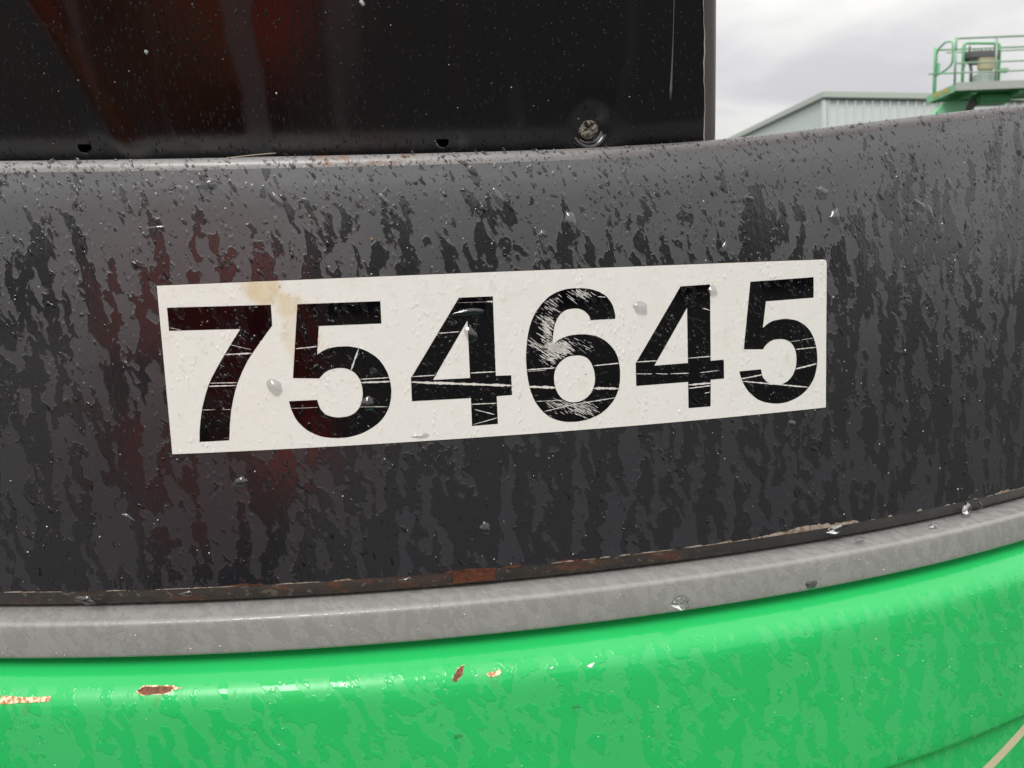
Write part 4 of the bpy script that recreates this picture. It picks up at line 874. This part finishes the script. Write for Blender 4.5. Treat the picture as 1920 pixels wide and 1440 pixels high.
for x in (X0 + .12, X0 + .9, X0 + 1.7, X1): tube('rail_post', [(x, YB, ZF + .10), (x, YB, ZF + .87)], t, G, bsk)
tube('top_rail', [(X0, YF, ZF + .62), (X0, YF, ZF + .815), (X1, YF, ZF + .815), (X1, YF, ZF + .6)], t, G2, bsk, rnd=.05)
tube('middle_rail', [(X0, YF, ZF + .43), (X1, YF, ZF + .43)], t * .8, G2, bsk); tube('lower_rail', [(X0, YF, ZF + .28), (X1, YF, ZF + .28)], t * .8, G2, bsk)
tube('back_rail', [(X0 + .12, YB, ZF + .86), (X1, YB, ZF + .86)], t, G2, bsk); tube('back_rail', [(X0 + .3, YB, ZF + .81), (X1, YB, ZF + .81)], t * .7, G2, bsk)
tube('lower_rail', [(X0, YB, ZF + .47), (X1, YB, ZF + .47)], t * .8, G2, bsk)
tube('corner_post', [(X0 + .10, YB, ZF - .02), (X0 + .10, YB, ZF + .90)], t * 1.35, G, bsk)
tube('lower_rail', [(X0, YF, ZF + .28), (X0 + .10, YB, ZF + .47)], t * .8, G, bsk)
tube('gate_frame', [(X0 + .095, YB - .06, ZF + .50), (X0 + .095, YB - .06, ZF + .83), (X0 + .05, YB - .4, ZF + .88), (X0 + .01, YF + .10, ZF + .80), (X0 + .01, YF + .10, ZF + .45), (X0 + .05, YB - .45, ZF + .42), (X0 + .09, YB - .10, ZF + .42)], t * .95, G, bsk, rnd=.09)
box('gate_latch', (X0 + .08, YB - .15, ZF + .52), (.03, .05, .16), G, bsk)
# control console on the platform
con = empty('control_console', (0, 0, 0)); con.parent = bsk
con.location = (0, 0, 0)
cx0, cx1, cy = 7.70, 8.30, 13.32
DK = plain('console grey', (.13, .13, .135), .5)  # grey lifted for the same distance haze
def cpart(o): return o
tube('console_frame', [(cx0, cy, ZF + .12), (cx0, cy, 5.145), (cx1, cy, 5.12), (cx1, cy, ZF + .12)], .024, G, bsk, rnd=.07)
for x in (cx0 + .05, cx1 - .05): tube('console_frame', [(x, cy + .05, ZF + .45), (x, cy + .05, 5.12)], .016, G, bsk)
box('console_box', ((cx0 + cx1) / 2, cy, 4.935), (cx1 - cx0 - .06, .20, .125), DK, bsk, bevel=.02)
bmv = bmesh.new()
V = [(cx0 + .06, cy - .08, 4.87), (cx1 - .04, cy - .08, 4.87), (cx1 - .14, cy - .06, 4.80), (cx0 + .14, cy - .06, 4.80), (cx0 + .06, cy + .08, 4.87), (cx1 - .04, cy + .08, 4.87), (cx1 - .14, cy + .06, 4.80), (cx0 + .14, cy + .06, 4.80)]
link('console_chin', mesh('console_chin', V, [(0, 1, 2, 3), (7, 6, 5, 4), (0, 3, 7, 4), (1, 5, 6, 2), (3, 2, 6, 7)], False), DK, bsk)
for k, (dx, h) in enumerate(((.10, .10), (.18, .05), (.24, .035), (.30, .045), (.37, .03), (.44, .04), (.52, .10))):
    tube('joystick', [(cx0 + dx, cy, 4.99), (cx0 + dx + .004, cy, 5.00 + h)], .014 if h > .08 else .009, DK, bsk, seg=6)
box('document_box', (8.02, cy - .10, 4.775), (.255, .07, .20), plain('muted tan pouch', (.46, .42, .28), .6), bsk, bevel=.012)
for x in (cx0 + .14, cx1 - .14): tube('console_leg', [(x - .03 if x < 8 else x, cy, 4.84), (x, cy, 4.72), (x, cy, ZF + .1)], .024, DK, bsk)
g = N('scratched clear plastic'); clr = g.done(g.bsdf(col=(.55, .60, .58), rough=.4, alpha=.75))
box('tool_tray', (8.03, cy - .05, 4.53), (.30, .22, .20), clr, bsk, bevel=.02)
box('foot_switch', (8.33, cy - .1, 4.66), (.14, .10, .06), G, bsk, rz=.5, bevel=.015)
# arm and mount below the platform
jib = box('jib_mount', (8.25, 13.45, ZF - .07), (.55, .30, .16), GD, bsk, bevel=.03)
V = []
for y in (13.38, 13.56): V += [(7.25, y, 3.99), (7.42, y, 4.205), (7.50, y, 4.235), (7.84, y, 4.235), (7.80, y, 4.08), (7.45, y, 3.92)]
link('boom_arm', mesh('boom_arm', V, [(0, 1, 2, 3, 4, 5), (11, 10, 9, 8, 7, 6)] + [(i, (i + 1) % 6 + 0, (i + 1) % 6 + 6, i + 6) for i in range(6)], False), G, lift2)
for k in range(6): tube('hydraulic_hose', [(7.72 + k * .035, 13.44 + .02 * (k % 2), 4.00), (7.80 + k * .03, 13.40, 4.14), (7.96 + k * .03, 13.40, 4.26 + .01 * k), (8.3 + .05 * k, 13.4, 4.30)], .022, DK, lift2, rnd=.1)
tube('main_boom', [(7.75, 13.7, 4.02), (5.6, 17.5, 1.4)], .14, G, lift2, seg=12)
box('chassis', (5.4, 18.0, .95), (2.2, 3.4, .9), G, lift2, bevel=.1)
for sx_ in (-1, 1):
    for sy_ in (-1, 1): 
        w = tube('wheel', [(5.4 + sx_ * 1.05, 18 + sy_ * 1.15, .45), (5.4 + sx_ * 1.4, 18 + sy_ * 1.15, .45)], .45, DK, lift2, seg=24)

# ------------------------------------------------------------------ behind the lens: the photographer and an added tree belt, seen only as reflections
def skin_mesh(name, nodes, edges, levels=2):
    me = bpy.data.meshes.new(name); me.from_pydata([n[0] for n in nodes], edges, []); ob = bpy.data.objects.new(name, me); COL.objects.link(ob)
    sk = ob.modifiers.new('skin', 'SKIN'); sd = ob.modifiers.new('sub', 'SUBSURF'); sd.levels = sd.render_levels = levels
    for v, n in zip(me.skin_vertices[0].data, nodes): v.radius = (n[1], n[1] if len(n) < 3 else n[2]); v.use_root = False
    me.skin_vertices[0].data[0].use_root = True
    out = bpy.data.meshes.new_from_object(ob.evaluated_get(bpy.context.evaluated_depsgraph_get()))
    bpy.data.objects.remove(ob); out.shade_smooth(); return out
def photographer(px, py):
    def p(x, y, z): return (px + x, py + y, z)
    nodes = [(p(0, 0, .98), .17, .12), (p(0, .01, 1.18), .195, .135), (p(0, 0, 1.38), .21, .135), (p(0, 0, 1.53), .13, .10), (p(0, .01, 1.61), .055), (p(0, .02, 1.68), .065), (p(0, .03, 1.78), .095, .10), (p(0, .02, 1.87), .07),
             (p(-.20, 0, 1.50), .075), (p(-.27, .00, 1.26), .062), (p(-.20, .18, 1.22), .050), (p(-.10, .27, 1.34), .032), (p(-.085, .295, 1.365), .026),
             (p(.20, 0, 1.50), .075), (p(.27, .00, 1.26), .062), (p(.20, .18, 1.22), .050), (p(.10, .27, 1.34), .032), (p(.085, .295, 1.365), .026),
             (p(-.11, 0, .90), .11), (p(-.13, .01, .52), .075), (p(-.14, -.02, .12), .052), (p(-.14, .10, .05), .045, .035),
             (p(.11, 0, .90), .11), (p(.13, .01, .52), .075), (p(.14, -.02, .12), .052), (p(.14, .10, .05), .045, .035)]
    edges = [(0, 1), (1, 2), (2, 3), (3, 4), (4, 5), (5, 6), (6, 7), (3, 8), (8, 9), (9, 10), (10, 11), (11, 12), (3, 13), (13, 14), (14, 15), (15, 16), (16, 17), (0, 18), (18, 19), (19, 20), (20, 21), (0, 22), (22, 23), (23, 24), (24, 25)]
    k = len(nodes)
    for hand, sx in ((12, 1), (17, -1)):            # four fingers and a thumb wrapped on the phone
        c = Vector(nodes[hand][0])
        for i in range(4):
            a = c + Vector((0, .012, .022 - i * .018)); L = (.026, .030, .028, .022)[i]
            nodes += [(tuple(a), .009), (tuple(a + Vector((sx * L * .6, .016, .004))), .0085), (tuple(a + Vector((sx * L * 1.3, .010, .006))), .0075)]
            edges += [(hand, k), (k, k + 1), (k + 1, k + 2)]; k += 3
        nodes += [(tuple(c + Vector((sx * .018, -.008, .030))), .010), (tuple(c + Vector((sx * .040, -.010, .045))), .0085)]; edges += [(hand, k), (k, k + 1)]; k += 2
    me = skin_mesh('person', nodes, edges)
    coat = plain('red rain jacket', (.90, .12, .06), .5); trs = plain('dark trousers', (.02, .022, .03), .7); skin = plain('skin', (.50, .30, .22), .5); shoe = plain('work boots', (.05, .035, .02), .6)
    for m_ in (coat, trs, skin, shoe): me.materials.append(m_)
    for q in me.polygons:
        c = q.center; z = c.z; fwd = c.y - py
        q.material_index = 3 if z < .14 else 1 if z < 1.13 and fwd < .2 else 2 if (z > 1.60 or (fwd > .262)) else 0
    o = bpy.data.objects.new('person', me); COL.objects.link(o)
    tag(o, 'person in a red jacket and dark trousers mirrored in the wet plate', 'person')
    bm = bmesh.new(); bmesh.ops.create_uvsphere(bm, u_segments=20, v_segments=12, radius=1)
    bmesh.ops.delete(bm, geom=[v for v in bm.verts if v.co.z < -.15 or (v.co.y > .35 and v.co.z < .45)], context='VERTS')
    for v in bm.verts: v.co = Vector((px + v.co.x * .102, py + .015 + v.co.y * .112, 1.80 + v.co.z * .115))
    me = bpy.data.meshes.new('hair'); bm.to_mesh(me); bm.free(); me.shade_smooth(); link('hair', me, plain('dark hair', (.02, .014, .01), .6), o)
    bm = bmesh.new()
    for sx in (-1, 1):
        for (cx_, cy_, cz_, r_) in ((sx * .034, .118, 1.785, .011), (sx * .098, .03, 1.765, .018)):
            q = bmesh.ops.create_uvsphere(bm, u_segments=10, v_segments=8, radius=r_)
            for v in q['verts']: v.co += Vector((px + cx_, py + cy_ + .0, cz_))
    q = bmesh.ops.create_cone(bm, cap_ends=True, segments=10, radius1=.017, radius2=.007, depth=.05)
    for v in q['verts']: v.co = Vector((px + v.co.x, py + .128 + (-v.co.z) * .35, 1.755 + v.co.z))
    me = bpy.data.meshes.new('face'); bm.to_mesh(me); bm.free(); me.shade_smooth(); link('face', me, skin, o)
    ph = box('phone', (px + .0, py + .312, 1.395), (.148, .009, .074), plain('phone shell', (.02, .02, .022), .3), bevel=.004)
    tag(ph, 'dark phone held level in both hands by the person in the red jacket', 'phone')
photographer(-.49, -.40)
def m_added_leaf():
    g = N('dark foliage'); o = g.obj(); n = g.noise(o, 3, 3)
    return g.done(g.bsdf(col=g.mixc(n, (.02, .035, .012), (.05, .07, .025)), rough=.7))
V, F = [], []  # unseen belt added to darken the horizon mirrored in paint and ink
for i in range(16000):
    x = rng.uniform(-90, 90); hmax = 6.5 + 3.5 * noise.noise(Vector((x * .09, 0, 4))) + 2 * noise.noise(Vector((x * .4, 0, 8)))
    z = hmax * rng.uniform(.02, 1) ** .8; y = -46 - rng.uniform(0, 4); r = rng.uniform(.35, .8); a = rng.uniform(0, 6.28); t = rng.uniform(-.8, .8)
    b0 = len(V); ux, uz = math.cos(a) * r, math.sin(a) * r
    V += [(x - ux, y + t * r, z - uz), (x + uz, y - t * r, z - ux), (x + ux, y, z + uz), (x - uz, y + .3 * t, z + ux)]; F.append((b0, b0 + 1, b0 + 2, b0 + 3))
tag(link('added_tree_belt', mesh('added_tree_belt', V, F, False), m_added_leaf()), 'dark belt of trees added behind the viewer to darken the reflections', 'trees', kind='stuff')
